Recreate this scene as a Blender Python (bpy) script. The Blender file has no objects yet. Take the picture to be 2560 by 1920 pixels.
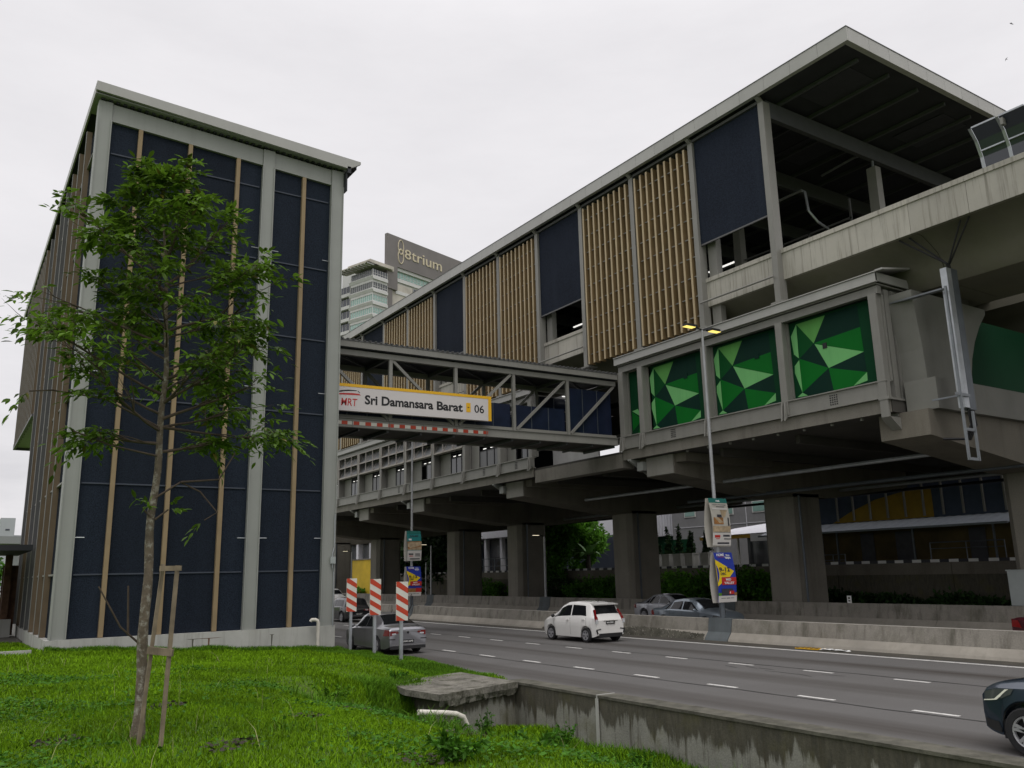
import bpy, math, random
import numpy as np
from mathutils import Vector, Matrix
random.seed(7)
RNG = np.random.default_rng(11)
S = bpy.context.scene
COL = S.collection
rad = math.radians

# ------------------------------------------------------------------ materials
def wall_mat():
    m = mat('old_wall', (.25, .245, .215), .9, var=.22, scale=1.6, bump=.5, bumpscale=16, fine=.3, finescale=40); M['old_wall'] = m; nt = m.node_tree; p = nt.nodes['Principled BSDF']
    src = p.inputs['Base Color'].links[0].from_socket; g = nt.nodes.new('ShaderNodeNewGeometry'); pos = g.outputs['Position']; sx = nt.nodes.new('ShaderNodeSeparateXYZ'); nt.links.new(pos, sx.inputs[0])
    n1 = _noise(nt, _scaled(nt, pos, (1, 1.1, .35)), 1.0, 6, .6); n2 = _noise(nt, _scaled(nt, pos, (6, 6, .5)), 1.0, 5, .65)
    def mth(op, a, b):
        n = nt.nodes.new('ShaderNodeMath'); n.operation = op
        for i, v in ((0, a), (1, b)):
            if isinstance(v, float): n.inputs[i].default_value = v
            else: nt.links.new(v, n.inputs[i])
        return n.outputs[0]
    lim = mth('ADD', mth('MULTIPLY', n1, 1.7), mth('MULTIPLY', n2, .8)); lim = mth('SUBTRACT', mth('ADD', sx.outputs['Z'], lim), .78)
    f = mth('MULTIPLY', _ramp(nt, lim, -.02, .10), .86); c = _mix(nt, f, src, _mix(nt, _ramp(nt, _noise(nt, _scaled(nt, pos, (9, 9, 2.5)), 1., 6, .7), .35, .7), (.030, .026, .016), (.088, .078, .052)))
    f2 = mth('MULTIPLY', _ramp(nt, n2, .54, .66), .75); c = _mix(nt, f2, c, (.06, .052, .034))
    f3 = mth('MULTIPLY', _ramp(nt, _noise(nt, pos, 1.3, 5, .6), .52, .68), .45); c = _mix(nt, f3, c, (.10, .095, .03))
    nt.links.new(c, p.inputs['Base Color'])
def _mix(nt, fac, a, b, blend='MIX'):
    n = nt.nodes.new('ShaderNodeMix'); n.data_type = 'RGBA'; n.blend_type = blend
    for k, v in ((0, fac), (6, a), (7, b)):
        if hasattr(v, 'is_linked') or isinstance(v, bpy.types.NodeSocket): nt.links.new(v, n.inputs[k])
        elif k == 0: n.inputs[0].default_value = v
        else: n.inputs[k].default_value = (*v, 1)
    return n.outputs[2]
def _noise(nt, vec, scale, detail=4, rough=.55):
    n = nt.nodes.new('ShaderNodeTexNoise'); n.inputs['Scale'].default_value = scale
    n.inputs['Detail'].default_value = detail; n.inputs['Roughness'].default_value = rough
    nt.links.new(vec, n.inputs['Vector']); return n.outputs['Fac']
def _ramp(nt, fac, lo, hi):
    n = nt.nodes.new('ShaderNodeMapRange'); n.inputs[1].default_value = lo; n.inputs[2].default_value = hi
    nt.links.new(fac, n.inputs[0]); return n.outputs[0]
def _scaled(nt, vec, s):
    n = nt.nodes.new('ShaderNodeMapping'); n.inputs['Scale'].default_value = s
    nt.links.new(vec, n.inputs['Vector']); return n.outputs[0]

def mat(name, col, rough=.6, metal=0., var=.12, scale=2.5, streak=0., streak_col=(.03, .028, .02), sscale=(3, 3, .22),
        blotch=0., blotch_col=(.05, .05, .03), bscale=.8, bump=0., bumpscale=40., fine=0., finescale=120., spec=.4,
        island=0., emit=None, coat=0., obj=False, transl=0., lanes=False, objrand=0., joint=None, bdist=.02):
    m = bpy.data.materials.new(name); m.use_nodes = True
    nt = m.node_tree; p = nt.nodes['Principled BSDF']
    if obj:
        t = nt.nodes.new('ShaderNodeTexCoord'); vec = t.outputs['Object']
    else:
        t = nt.nodes.new('ShaderNodeNewGeometry'); vec = t.outputs['Position']
    c = None
    dark = tuple(max(0, x * (1 - var)) for x in col); light = tuple(min(1, x * (1 + var)) for x in col)
    if var > 0:
        f = _ramp(nt, _noise(nt, vec, scale, 5), .3, .7); c = _mix(nt, f, dark, light)
    else:
        n = nt.nodes.new('ShaderNodeRGB'); n.outputs[0].default_value = (*col, 1); c = n.outputs[0]
    if fine > 0:
        f = _ramp(nt, _noise(nt, vec, finescale, 2, .7), .3, .7)
        c = _mix(nt, fine, c, _mix(nt, f, tuple(x * .35 for x in col), tuple(min(1, x * 1.65) for x in col)))
    if blotch > 0:
        f = _ramp(nt, _noise(nt, vec, bscale, 8, .68), .5, .66)
        n = nt.nodes.new('ShaderNodeMath'); n.operation = 'MULTIPLY'; n.inputs[1].default_value = blotch
        nt.links.new(f, n.inputs[0]); c = _mix(nt, n.outputs[0], c, blotch_col)
    if streak > 0:
        v2 = _scaled(nt, vec, sscale); f = _ramp(nt, _noise(nt, v2, 1.0, 6, .65), .5, .72)
        n = nt.nodes.new('ShaderNodeMath'); n.operation = 'MULTIPLY'; n.inputs[1].default_value = streak
        nt.links.new(f, n.inputs[0]); c = _mix(nt, n.outputs[0], c, streak_col)
    if island > 0:
        g = nt.nodes.new('ShaderNodeNewGeometry')
        r = nt.nodes.new('ShaderNodeMapRange'); r.inputs[3].default_value = 1 - island; r.inputs[4].default_value = 1 + island
        nt.links.new(g.outputs['Random Per Island'], r.inputs[0])
        n = nt.nodes.new('ShaderNodeVectorMath'); n.operation = 'SCALE'
        nt.links.new(c, n.inputs[0]); nt.links.new(r.outputs[0], n.inputs['Scale']); c = n.outputs[0]
    if objrand > 0:
        oi = nt.nodes.new('ShaderNodeObjectInfo'); r = nt.nodes.new('ShaderNodeMapRange'); r.inputs[3].default_value = 1 - objrand; r.inputs[4].default_value = 1 + objrand
        nt.links.new(oi.outputs['Random'], r.inputs[0]); n = nt.nodes.new('ShaderNodeVectorMath'); n.operation = 'SCALE'; nt.links.new(c, n.inputs[0]); nt.links.new(r.outputs[0], n.inputs['Scale']); c = n.outputs[0]
    if lanes:      # brownish oil bands worn along the middle of each lane
        sx = nt.nodes.new('ShaderNodeSeparateXYZ'); nt.links.new(vec, sx.inputs[0]); k = nt.nodes.new('ShaderNodeMath'); k.operation = 'MULTIPLY_ADD'; k.inputs[1].default_value = 2 * math.pi / 3.97; k.inputs[2].default_value = -2 * math.pi * 14.2 / 3.97
        nt.links.new(sx.outputs['X'], k.inputs[0]); co = nt.nodes.new('ShaderNodeMath'); co.operation = 'COSINE'; nt.links.new(k.outputs[0], co.inputs[0]); q = _ramp(nt, co.outputs[0], .35, 1.1)
        w = nt.nodes.new('ShaderNodeMath'); w.operation = 'MULTIPLY'; nt.links.new(q, w.inputs[0]); nt.links.new(_ramp(nt, _noise(nt, _scaled(nt, vec, (1.2, .05, 1)), 1., 5, .6), .2, .75), w.inputs[1])
        c = _mix(nt, w.outputs[0], c, (.034, .027, .021))
    nt.links.new(c, p.inputs['Base Color'])
    if transl:
        tr = nt.nodes.new('ShaderNodeBsdfTranslucent'); nt.links.new(c, tr.inputs['Color']); mx = nt.nodes.new('ShaderNodeMixShader'); mx.inputs[0].default_value = transl
        nt.links.new(p.outputs[0], mx.inputs[1]); nt.links.new(tr.outputs[0], mx.inputs[2]); nt.links.new(mx.outputs[0], nt.nodes['Material Output'].inputs['Surface'])
    p.inputs['Roughness'].default_value = rough; p.inputs['Metallic'].default_value = metal
    p.inputs['Specular IOR Level'].default_value = spec
    if coat: p.inputs['Coat Weight'].default_value = coat; p.inputs['Coat Roughness'].default_value = .05
    if bump > 0:
        b = nt.nodes.new('ShaderNodeBump'); b.inputs['Strength'].default_value = bump; b.inputs['Distance'].default_value = bdist
        nt.links.new(_noise(nt, vec, bumpscale, 4, .6), b.inputs['Height']); nt.links.new(b.outputs[0], p.inputs['Normal'])
    if emit:
        p.inputs['Emission Color'].default_value = (*emit[0], 1); p.inputs['Emission Strength'].default_value = emit[1]
    return m

M = {}
def D(k, *a, **kw): M[k] = mat(k, *a, **kw)
D('steel', (.225, .22, .20), .5, objrand=.07, var=.06, scale=1.2, streak=.25, streak_col=(.14, .135, .12), sscale=(2.2, 2.2, .12))
D('steel_col', (.275, .285, .265), .5, var=.05, scale=.8, streak=.22, streak_col=(.17, .17, .15), sscale=(3, 3, .1))
D('steel_dark', (.10, .10, .10), .5, var=.1)
D('fascia', (.38, .375, .355), .45, objrand=.06, var=.04, scale=.7, streak=.2, streak_col=(.24, .235, .21), sscale=(1.2, 1.2, .5))
D('rail_navy', (.045, .055, .075), .6, var=.1)
D('navy', (.0135, .0190, .0295), .8, objrand=.18, streak=.35, streak_col=(.022, .030, .044), sscale=(1.1, 1.1, .12), var=.25, scale=.35, fine=.85, finescale=30, bump=.5, bumpscale=60, spec=.12)
D('navy_up', (.0135, .018, .0285), .85, objrand=.15, streak=.4, streak_col=(.021, .028, .042), sscale=(.8, .8, .1), var=.25, scale=.5, fine=.6, finescale=20, bump=.3, bumpscale=50, spec=.12)
D('tan', (.27, .202, .118), .6, var=.1, scale=1.5, streak=.25, streak_col=(.16, .11, .06), sscale=(4, 4, .2), spec=.2)
D('fin_shaded', (.205, .142, .07), .65, objrand=.12, var=.12, scale=1.5, spec=.15); D('fin_lit', (.43, .34, .205), .6, var=.06)  # one tan finish; side shade and edge skylight put into the two colours
D('tan_shaded', (.15, .11, .068), .55, var=.12, scale=1.5)  # tan of the side fins with their shading put into the colour
D('tan_pale', (.26, .22, .17), .5, var=.1, scale=1.5)
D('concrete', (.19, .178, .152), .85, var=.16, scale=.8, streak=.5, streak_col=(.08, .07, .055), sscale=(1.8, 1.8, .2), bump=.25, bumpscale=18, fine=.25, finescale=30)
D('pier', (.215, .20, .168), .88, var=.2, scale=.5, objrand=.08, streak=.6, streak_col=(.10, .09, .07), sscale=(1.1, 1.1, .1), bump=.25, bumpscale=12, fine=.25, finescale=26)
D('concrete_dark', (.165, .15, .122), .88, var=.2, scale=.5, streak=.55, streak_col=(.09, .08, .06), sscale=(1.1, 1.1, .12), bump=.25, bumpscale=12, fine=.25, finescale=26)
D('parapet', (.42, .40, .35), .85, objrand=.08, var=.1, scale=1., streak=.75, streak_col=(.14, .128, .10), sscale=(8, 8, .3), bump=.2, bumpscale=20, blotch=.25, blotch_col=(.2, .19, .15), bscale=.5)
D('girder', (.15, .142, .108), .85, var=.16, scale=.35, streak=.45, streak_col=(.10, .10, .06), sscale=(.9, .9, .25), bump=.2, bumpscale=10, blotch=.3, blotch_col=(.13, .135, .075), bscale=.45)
D('end_face_lit', (.29, .28, .25), .85, var=.1, scale=.9, streak=.3, streak_col=(.16, .15, .13), sscale=(2, 2, .3))
D('flare', (.20, .198, .178), .85, var=.1, scale=.7, streak=.3, streak_col=(.16, .16, .13), sscale=(1.6, 1.6, .2), bump=.15, bumpscale=14)
D('plinth', (.42, .42, .39), .75, var=.1, scale=1.2, streak=.45, streak_col=(.14, .13, .10), sscale=(3.2, 3.2, .25), blotch=.15, blotch_col=(.2, .19, .16), bump=.12, bumpscale=25)
wall_mat()
D('old_cap', (.10, .095, .075), .9, var=.35, scale=3, bump=.5, bumpscale=30, blotch=.6, blotch_col=(.035, .035, .022), bscale=2)
D('slab', (.17, .16, .135), .9, var=.5, scale=2.2, bump=.8, bumpscale=14, blotch=.9, blotch_col=(.035, .034, .02), bscale=2.6, fine=.5, finescale=22, streak=.4, streak_col=(.06, .06, .03), sscale=(2, .6, 1))
D('barrier', (.245, .228, .195), .85, var=.14, scale=.9, streak=.75, streak_col=(.06, .055, .038), sscale=(2.6, 2.6, .5), bump=.25, bumpscale=20, blotch=.45, blotch_col=(.095, .092, .06), bscale=1.1, fine=.25, finescale=30)
D('barrier_base', (.29, .268, .228), .85, var=.14, scale=.9, streak=.3, streak_col=(.16, .15, .12), sscale=(4, 4, .8), bump=.2, bumpscale=20, blotch=.3, blotch_col=(.17, .16, .13), bscale=1.2)
D('barrier_top', (.30, .285, .25), .85, var=.12, scale=1.2, bump=.15, bumpscale=20)
D('grey_block', (.10, .115, .12), .8, var=.12, scale=2, streak=.3, streak_col=(.06, .06, .05))
D('asphalt', (.118, .114, .110), .85, var=.10, scale=.5, lanes=True, spec=.25, fine=.5, finescale=55, bump=.35, bumpscale=90, bdist=.006, blotch=.15, blotch_col=(.06, .052, .045), bscale=.12)
D('asphalt_dirty', (.055, .05, .04), .9, var=.3, scale=1.2, fine=.5, finescale=50, bump=.4, bumpscale=60, blotch=.5, blotch_col=(.10, .09, .065), bscale=1.5)
D('tar', (.022, .021, .02), .8, var=.2)
D('paint_white', (.66, .65, .61), .65, var=.12, scale=4, blotch=.55, blotch_col=(.14, .135, .125), bscale=7, fine=.25, finescale=60)
D('frame_pale', (.36, .33, .295), .5, var=.05); D('white', (.70, .70, .68), .5, var=.05)
D('sign_white', (.62, .585, .575), .4, var=.03, scale=.6)
D('yellow', (.75, .42, .015), .45, var=.05)
D('red', (.50, .055, .022), .45, var=.08)
D('red_logo', (.48, .03, .025), .45, var=0)
D('black', (.012, .012, .014), .5, var=0)
D('black_rubber', (.016, .016, .017), .75, var=.15, obj=True, scale=9)
D('reflect_white', (.66, .645, .575), .4, var=.06, scale=3)
D('galv', (.40, .42, .44), .38, metal=.6, var=.15, scale=2.5, streak=.2, streak_col=(.22, .22, .22), sscale=(6, 6, .4))
D('galv_mid', (.20, .215, .23), .45, metal=.4, var=.15, scale=2)
D('galv_dark', (.11, .125, .14), .45, metal=.4, var=.15, scale=2)
D('lamp_pole', (.36, .37, .38), .45, metal=.35, var=.1)
D('cable', (.012, .012, .013), .55, var=.1)
D('lamp_dark', (.025, .025, .027), .5, var=.1)
D('lamp_lit', (.9, .8, .35), .4, var=0, emit=((1., .76, .18), 1.25))
D('lamp_lit_pale', (.9, .85, .6), .4, var=0, emit=((1., .88, .62), 1.5))
D('tube_lit', (.9, .9, .9), .4, var=0, emit=((1., .98, .93), 1.0))
D('wood', (.20, .16, .11), .85, var=.3, scale=6, streak=.5, streak_col=(.07, .055, .04), sscale=(20, 20, 1.5))
D('bark', (.125, .10, .072), .9, var=.35, scale=9, blotch=.85, blotch_col=(.36, .35, .30), bscale=14, bump=.7, bumpscale=40)
D('twig', (.075, .055, .04), .85, var=.3, scale=6)
D('leaf', (.085, .16, .014), .5, var=.25, scale=1.2, island=.55, spec=.22, transl=.4)
D('leaf_old', (.11, .10, .015), .55, var=.2, island=.4)
D('grass_ground', (.065, .13, .008), .95, var=.35, scale=1.0, fine=.6, finescale=26, bump=.7, bumpscale=30, blotch=.35, blotch_col=(.07, .06, .03), bscale=1.1)
D('grass_blade', (.122, .235, .006), .7, var=.3, scale=.55, island=.4, spec=.08)
D('grass_dark', (.078, .178, .010), .65, var=.25, scale=.8, island=.4, spec=.1)
D('straw', (.36, .34, .16), .7, var=.2, island=.3)
D('weed', (.055, .155, .012), .55, var=.25, island=.45, spec=.15, transl=.3)
D('bush', (.075, .19, .02), .55, var=.3, scale=.6, island=.6, spec=.15, transl=.3)
D('bush_dark', (.018, .045, .010), .6, var=.3, scale=.6, island=.6, spec=.15)
D('bush_light', (.12, .29, .03), .55, var=.25, scale=.6, island=.55, spec=.15, transl=.35)
D('palm', (.16, .33, .09), .5, var=.2, island=.4)
D('trunk_dark', (.05, .042, .032), .9, var=.3, scale=4)
D('soil', (.09, .075, .05), .95, var=.3, scale=2, bump=.6, bumpscale=20, blotch=.4, blotch_col=(.04, .07, .015), bscale=1.2)
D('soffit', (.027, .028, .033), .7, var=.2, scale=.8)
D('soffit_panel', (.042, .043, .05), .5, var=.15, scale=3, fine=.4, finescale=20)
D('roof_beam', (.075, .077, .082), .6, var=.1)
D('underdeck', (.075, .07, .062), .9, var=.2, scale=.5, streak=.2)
D('dark_void', (.018, .018, .022), .8, var=.2)  # near black; darkness of the interior put into the colour
D('floor_dark', (.10, .10, .095), .8, var=.15)
def glass(name, col, rough=.06, spec=.8):
    m = mat(name, col, rough, var=.08, scale=.8, spec=spec); M[name] = m
glass('win', (.04, .048, .052)); glass('win_pale', (.07, .074, .074), .3); glass('win_blue', (.012, .02, .045), .12)
glass('win_teal', (.27, .43, .385), .15); glass('win_navy', (.03, .036, .05), .2)
glass('carglass', (.010, .011, .012), .06, .4); M['rail_glass'] = mat('rail_glass', (.010, .015, .034), .3, var=.2, scale=2, spec=.3)
GS = dict(spec=.08, scale=1, streak=.12, streak_col=(.01, .06, .02))
D('g1', (.17, .46, .165), .6, var=.05, **GS); D('g2', (.115, .33, .085), .6, var=.08, **GS); D('g3', (.006, .135, .018), .6, var=.05, **GS)
D('g4', (.006, .07, .018), .6, var=.05, **GS); D('g5', (.006, .028, .02), .6, var=.05, **GS); D('g6', (.005, .045, .018), .6, var=.05, **GS)
D('gwall', (.005, .038, .016), .7, var=.08, scale=.5, spec=.08)
def paint(name, col, metal=.0, rough=.25, coat=.8):
    m = mat(name, col, rough, metal=metal, var=.03, scale=1.5, coat=coat, obj=True); M[name] = m
paint('car_silver', (.215, .215, .23), .7, .32); paint('car_white', (.74, .73, .70)); paint('car_black', (.012, .012, .014))
paint('car_blue', (.022, .036, .058), .4, .28); paint('car_greyblue', (.20, .235, .27), .7, .3); paint('car_pale', (.42, .43, .46), .6, .3)
paint('car_red', (.05, .008, .012)); paint('car_trim', (.02, .02, .021), 0, .5, 0)
paint('rim', (.42, .42, .44), .5, .32, 0); paint('lens', (.07, .075, .08), 0, .12, 1.); paint('tail', (.17, .008, .008), 0, .15, 1.); paint('headlamp', (.62, .64, .66), .2, .1, 1.)
paint('chrome', (.7, .7, .7), 1., .15, 0); paint('plate', (.01, .01, .011), 0, .4, 0); paint('drl', (.85, .85, .72), 0, .2, 0)
D('b_white', (.56, .555, .545), .7, var=.05, streak=.3, streak_col=(.34, .32, .28), sscale=(.5, .5, .1))
D('b_grey', (.17, .155, .15), .7, var=.08, scale=.2, streak=.15, streak_col=(.24, .22, .2), sscale=(.4, .4, .03))
D('b_sign', (.56, .49, .35), .5, var=.03)
D('b_stain', (.46, .43, .38), .8, var=.2, scale=.3, streak=.6, streak_col=(.26, .22, .16), sscale=(.5, .5, .12))
D('fac_white', (.62, .62, .66), .6, var=.04, streak=.15, streak_col=(.4, .4, .42), sscale=(1, 1, .05))
D('fac_grey', (.24, .24, .245), .7, var=.06)
D('corr_blue', (.06, .078, .125), .6, var=.12)
D('corr_yellow', (.36, .22, .02), .6, var=.12)
D('yellow_wall', (.62, .43, .03), .7, var=.12, scale=.8)
D('ochre', (.085, .062, .02), .8, var=.35, scale=.7)
D('awning', (.25, .275, .31), .5, var=.1)
D('pvc', (.60, .57, .50), .5, var=.12, streak=.3, streak_col=(.3, .26, .2))
D('rust', (.12, .065, .04), .85, var=.4, scale=3)
D('cabinet', (.34, .37, .36), .6, var=.06)
D('ban_teal', (.02, .20, .20), .5, var=.05, obj=True); D('ban_green', (.02, .15, .13), .5, var=.05, obj=True); D('ban_white', (.58, .56, .53), .55, var=.05, obj=True)
D('ban_blue', (.018, .04, .33), .5, var=.05, obj=True); D('ban_yellow', (.75, .55, .01), .5, var=.03, obj=True); D('ban_red', (.48, .025, .02), .5, var=.03, obj=True)
D('ban_brown', (.30, .14, .045), .5, var=.3, scale=6, obj=True); D('ban_tan', (.40, .31, .2), .5, var=.4, scale=5, obj=True); D('ban_beige', (.45, .43, .38), .55, var=.1, obj=True)
D('ban_text', (.75, .75, .75), .5, var=0); D('ban_dark', (.04, .04, .05), .5, var=.2)
D('skyline_grey', (.40, .42, .44), .8, var=.08, scale=.05)
D('flyover', (.24, .25, .25), .85, var=.08, scale=.1)

# ------------------------------------------------------------------ mesh helpers
class MB:
    def __init__(s): s.v = []; s.f = []; s.m = []
    def add(s, vs, fs, mi=0):
        b = len(s.v); s.v += [tuple(map(float, p)) for p in vs]
        for f in fs: s.f.append(tuple(b + i for i in f)); s.m.append(mi)
        return s
    def box(s, x0, x1, y0, y1, z0, z1, mi=0):
        return s.add([(x0, y0, z0), (x1, y0, z0), (x1, y1, z0), (x0, y1, z0), (x0, y0, z1), (x1, y0, z1), (x1, y1, z1), (x0, y1, z1)],
                     [(3, 2, 1, 0), (4, 5, 6, 7), (0, 1, 5, 4), (1, 2, 6, 5), (2, 3, 7, 6), (3, 0, 4, 7)], mi)
    def obox(s, c, a, b, d, mi=0):      # centre and three half vectors
        c, a, b, d = map(np.array, (c, a, b, d))
        vs = [c - a - b - d, c + a - b - d, c + a + b - d, c - a + b - d, c - a - b + d, c + a - b + d, c + a + b + d, c - a + b + d]
        return s.add(vs, [(3, 2, 1, 0), (4, 5, 6, 7), (0, 1, 5, 4), (1, 2, 6, 5), (2, 3, 7, 6), (3, 0, 4, 7)], mi)
    def beam(s, p, q, w, h, mi=0, up=(0, 0, 1)):
        p, q = np.array(p, float), np.array(q, float); d = q - p; L = np.linalg.norm(d); d /= L
        u = np.array(up, float); r = np.cross(d, u)
        if np.linalg.norm(r) < 1e-5: r = np.cross(d, (1., 0, 0))
        r /= np.linalg.norm(r); u = np.cross(r, d)
        return s.obox((p + q) / 2, d * L / 2, r * w / 2, u * h / 2, mi)
    def prism(s, poly, axis, a, b, mi=0):   # polygon in the plane normal to the axis; (x,z) for y, (y,z) for x, (x,y) for z
        n = len(poly)
        def P(p, t): return {'y': (p[0], t, p[1]), 'x': (t, p[0], p[1]), 'z': (p[0], p[1], t)}[axis]
        vs = [P(p, a) for p in poly] + [P(p, b) for p in poly]
        return s.add(vs, [tuple(range(n))[::-1], tuple(range(n, 2 * n))] + [(i, (i + 1) % n, n + (i + 1) % n, n + i) for i in range(n)], mi)
    def tube(s, pts, r, n=8, mi=0, cap=True):
        pts = [np.array(p, float) for p in pts]; rs = r if hasattr(r, '__len__') else [r] * len(pts)
        vs = []; u = None
        for i, p in enumerate(pts):
            d = pts[min(i + 1, len(pts) - 1)] - pts[max(i - 1, 0)]; d = d / (np.linalg.norm(d) + 1e-9)
            if u is None: u = np.cross(d, (0, 0, 1.) if abs(d[2]) < .9 else (1., 0, 0))
            u = u - d * (u @ d); u /= np.linalg.norm(u) + 1e-9; w = np.cross(d, u)
            for k in range(n):
                t = 2 * math.pi * k / n; vs.append(p + rs[i] * (math.cos(t) * u + math.sin(t) * w))
        fs = [(i * n + k, i * n + (k + 1) % n, (i + 1) * n + (k + 1) % n, (i + 1) * n + k) for i in range(len(pts) - 1) for k in range(n)]
        if cap: fs += [tuple(range(n))[::-1], tuple(range((len(pts) - 1) * n, len(pts) * n))]
        return s.add(vs, fs, mi)
    def quad(s, *p, mi=0): return s.add(p, [tuple(range(len(p)))], mi)
    def loft(s, secs, mi=0, closed=False, caps=False):
        n = len(secs[0]); vs = [p for q in secs for p in q]; e = n if closed else n - 1
        fs = [(i * n + k, i * n + (k + 1) % n, (i + 1) * n + (k + 1) % n, (i + 1) * n + k) for i in range(len(secs) - 1) for k in range(e)]
        if caps: fs += [tuple(range(n))[::-1], tuple(range((len(secs) - 1) * n, len(secs) * n))]
        return s.add(vs, fs, mi)
    def build(s, name, mats, parent=None, smooth=False, local=False):
        if isinstance(mats, str): mats = [mats]
        me = bpy.data.meshes.new(name); off = np.zeros(3)
        if parent is not None and not local:
            q = parent
            while q is not None: off += np.array(q.location); q = q.parent
        v = (np.array(s.v, np.float32) - off.astype(np.float32)) if s.v else np.zeros((0, 3))
        me.from_pydata(v.tolist(), [], s.f)
        for k in mats: me.materials.append(M[k])
        me.polygons.foreach_set('material_index', s.m)
        if smooth: me.polygons.foreach_set('use_smooth', [True] * len(s.f))
        me.update(); o = bpy.data.objects.new(name, me); COL.objects.link(o)
        if parent is not None: o.parent = parent
        if smooth and smooth != 'full':
            try: me.set_sharp_from_angle(angle=rad(40))
            except Exception: pass
        return o
def tag(o, label, cat, group=None):
    o['label'] = label; o['category'] = cat
    if group: o['group'] = group
    return o
def thing(name, label, cat, loc=(0, 0, 0), rz=0, group=None):
    o = bpy.data.objects.new(name, None); COL.objects.link(o); o.location = loc; o.rotation_euler = (0, 0, rz); o.empty_display_size = .3
    return tag(o, label, cat, group)
def struct(o, kind='structure'): o['kind'] = kind; return o
def dup(root, loc, label=None, rz=None):
    r = root.copy(); COL.objects.link(r); r.location = loc
    if rz is not None: r.rotation_euler = (0, 0, rz)
    if label: r['label'] = label
    for ch in list(root.children):
        c = ch.copy(); COL.objects.link(c); c.parent = r
        for g in list(ch.children):
            d = g.copy(); COL.objects.link(d); d.parent = c
    return r
def text_mesh(mb, s, origin, right, up, width=None, height=.3, mi=0, bold=0., shear=0., lift=.004, depth=0.):
    """letters laid on a real surface: origin = lower left corner, right/up = unit vectors"""
    c = bpy.data.curves.new('letters', 'FONT'); c.body = s; c.size = 1; c.offset = bold; c.shear = shear; c.resolution_u = 3; c.extrude = depth / max(height, .01)
    o = bpy.data.objects.new('letters', c); COL.objects.link(o); bpy.context.view_layer.update()
    me = bpy.data.meshes.new_from_object(o.evaluated_get(bpy.context.evaluated_depsgraph_get()))
    v = np.zeros(len(me.vertices) * 3); me.vertices.foreach_get('co', v); v = v.reshape(-1, 3); fs = [tuple(p.vertices) for p in me.polygons]
    bpy.data.objects.remove(o); bpy.data.meshes.remove(me); bpy.data.curves.remove(c)
    if len(v) == 0: return
    x0, x1 = v[:, 0].min(), v[:, 0].max(); y0, y1 = v[:, 1].min(), v[:, 1].max()
    sy = height / (y1 - y0); sx = width / (x1 - x0) if width else sy
    right, up, origin = (np.array(q, float) for q in (right, up, origin)); nrm = np.cross(right, up)
    P = origin + np.outer((v[:, 0] - x0) * sx, right) + np.outer((v[:, 1] - y0) * sy, up) + np.outer(v[:, 2] * sy + lift, nrm)
    mb.add(P, fs, mi)

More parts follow.
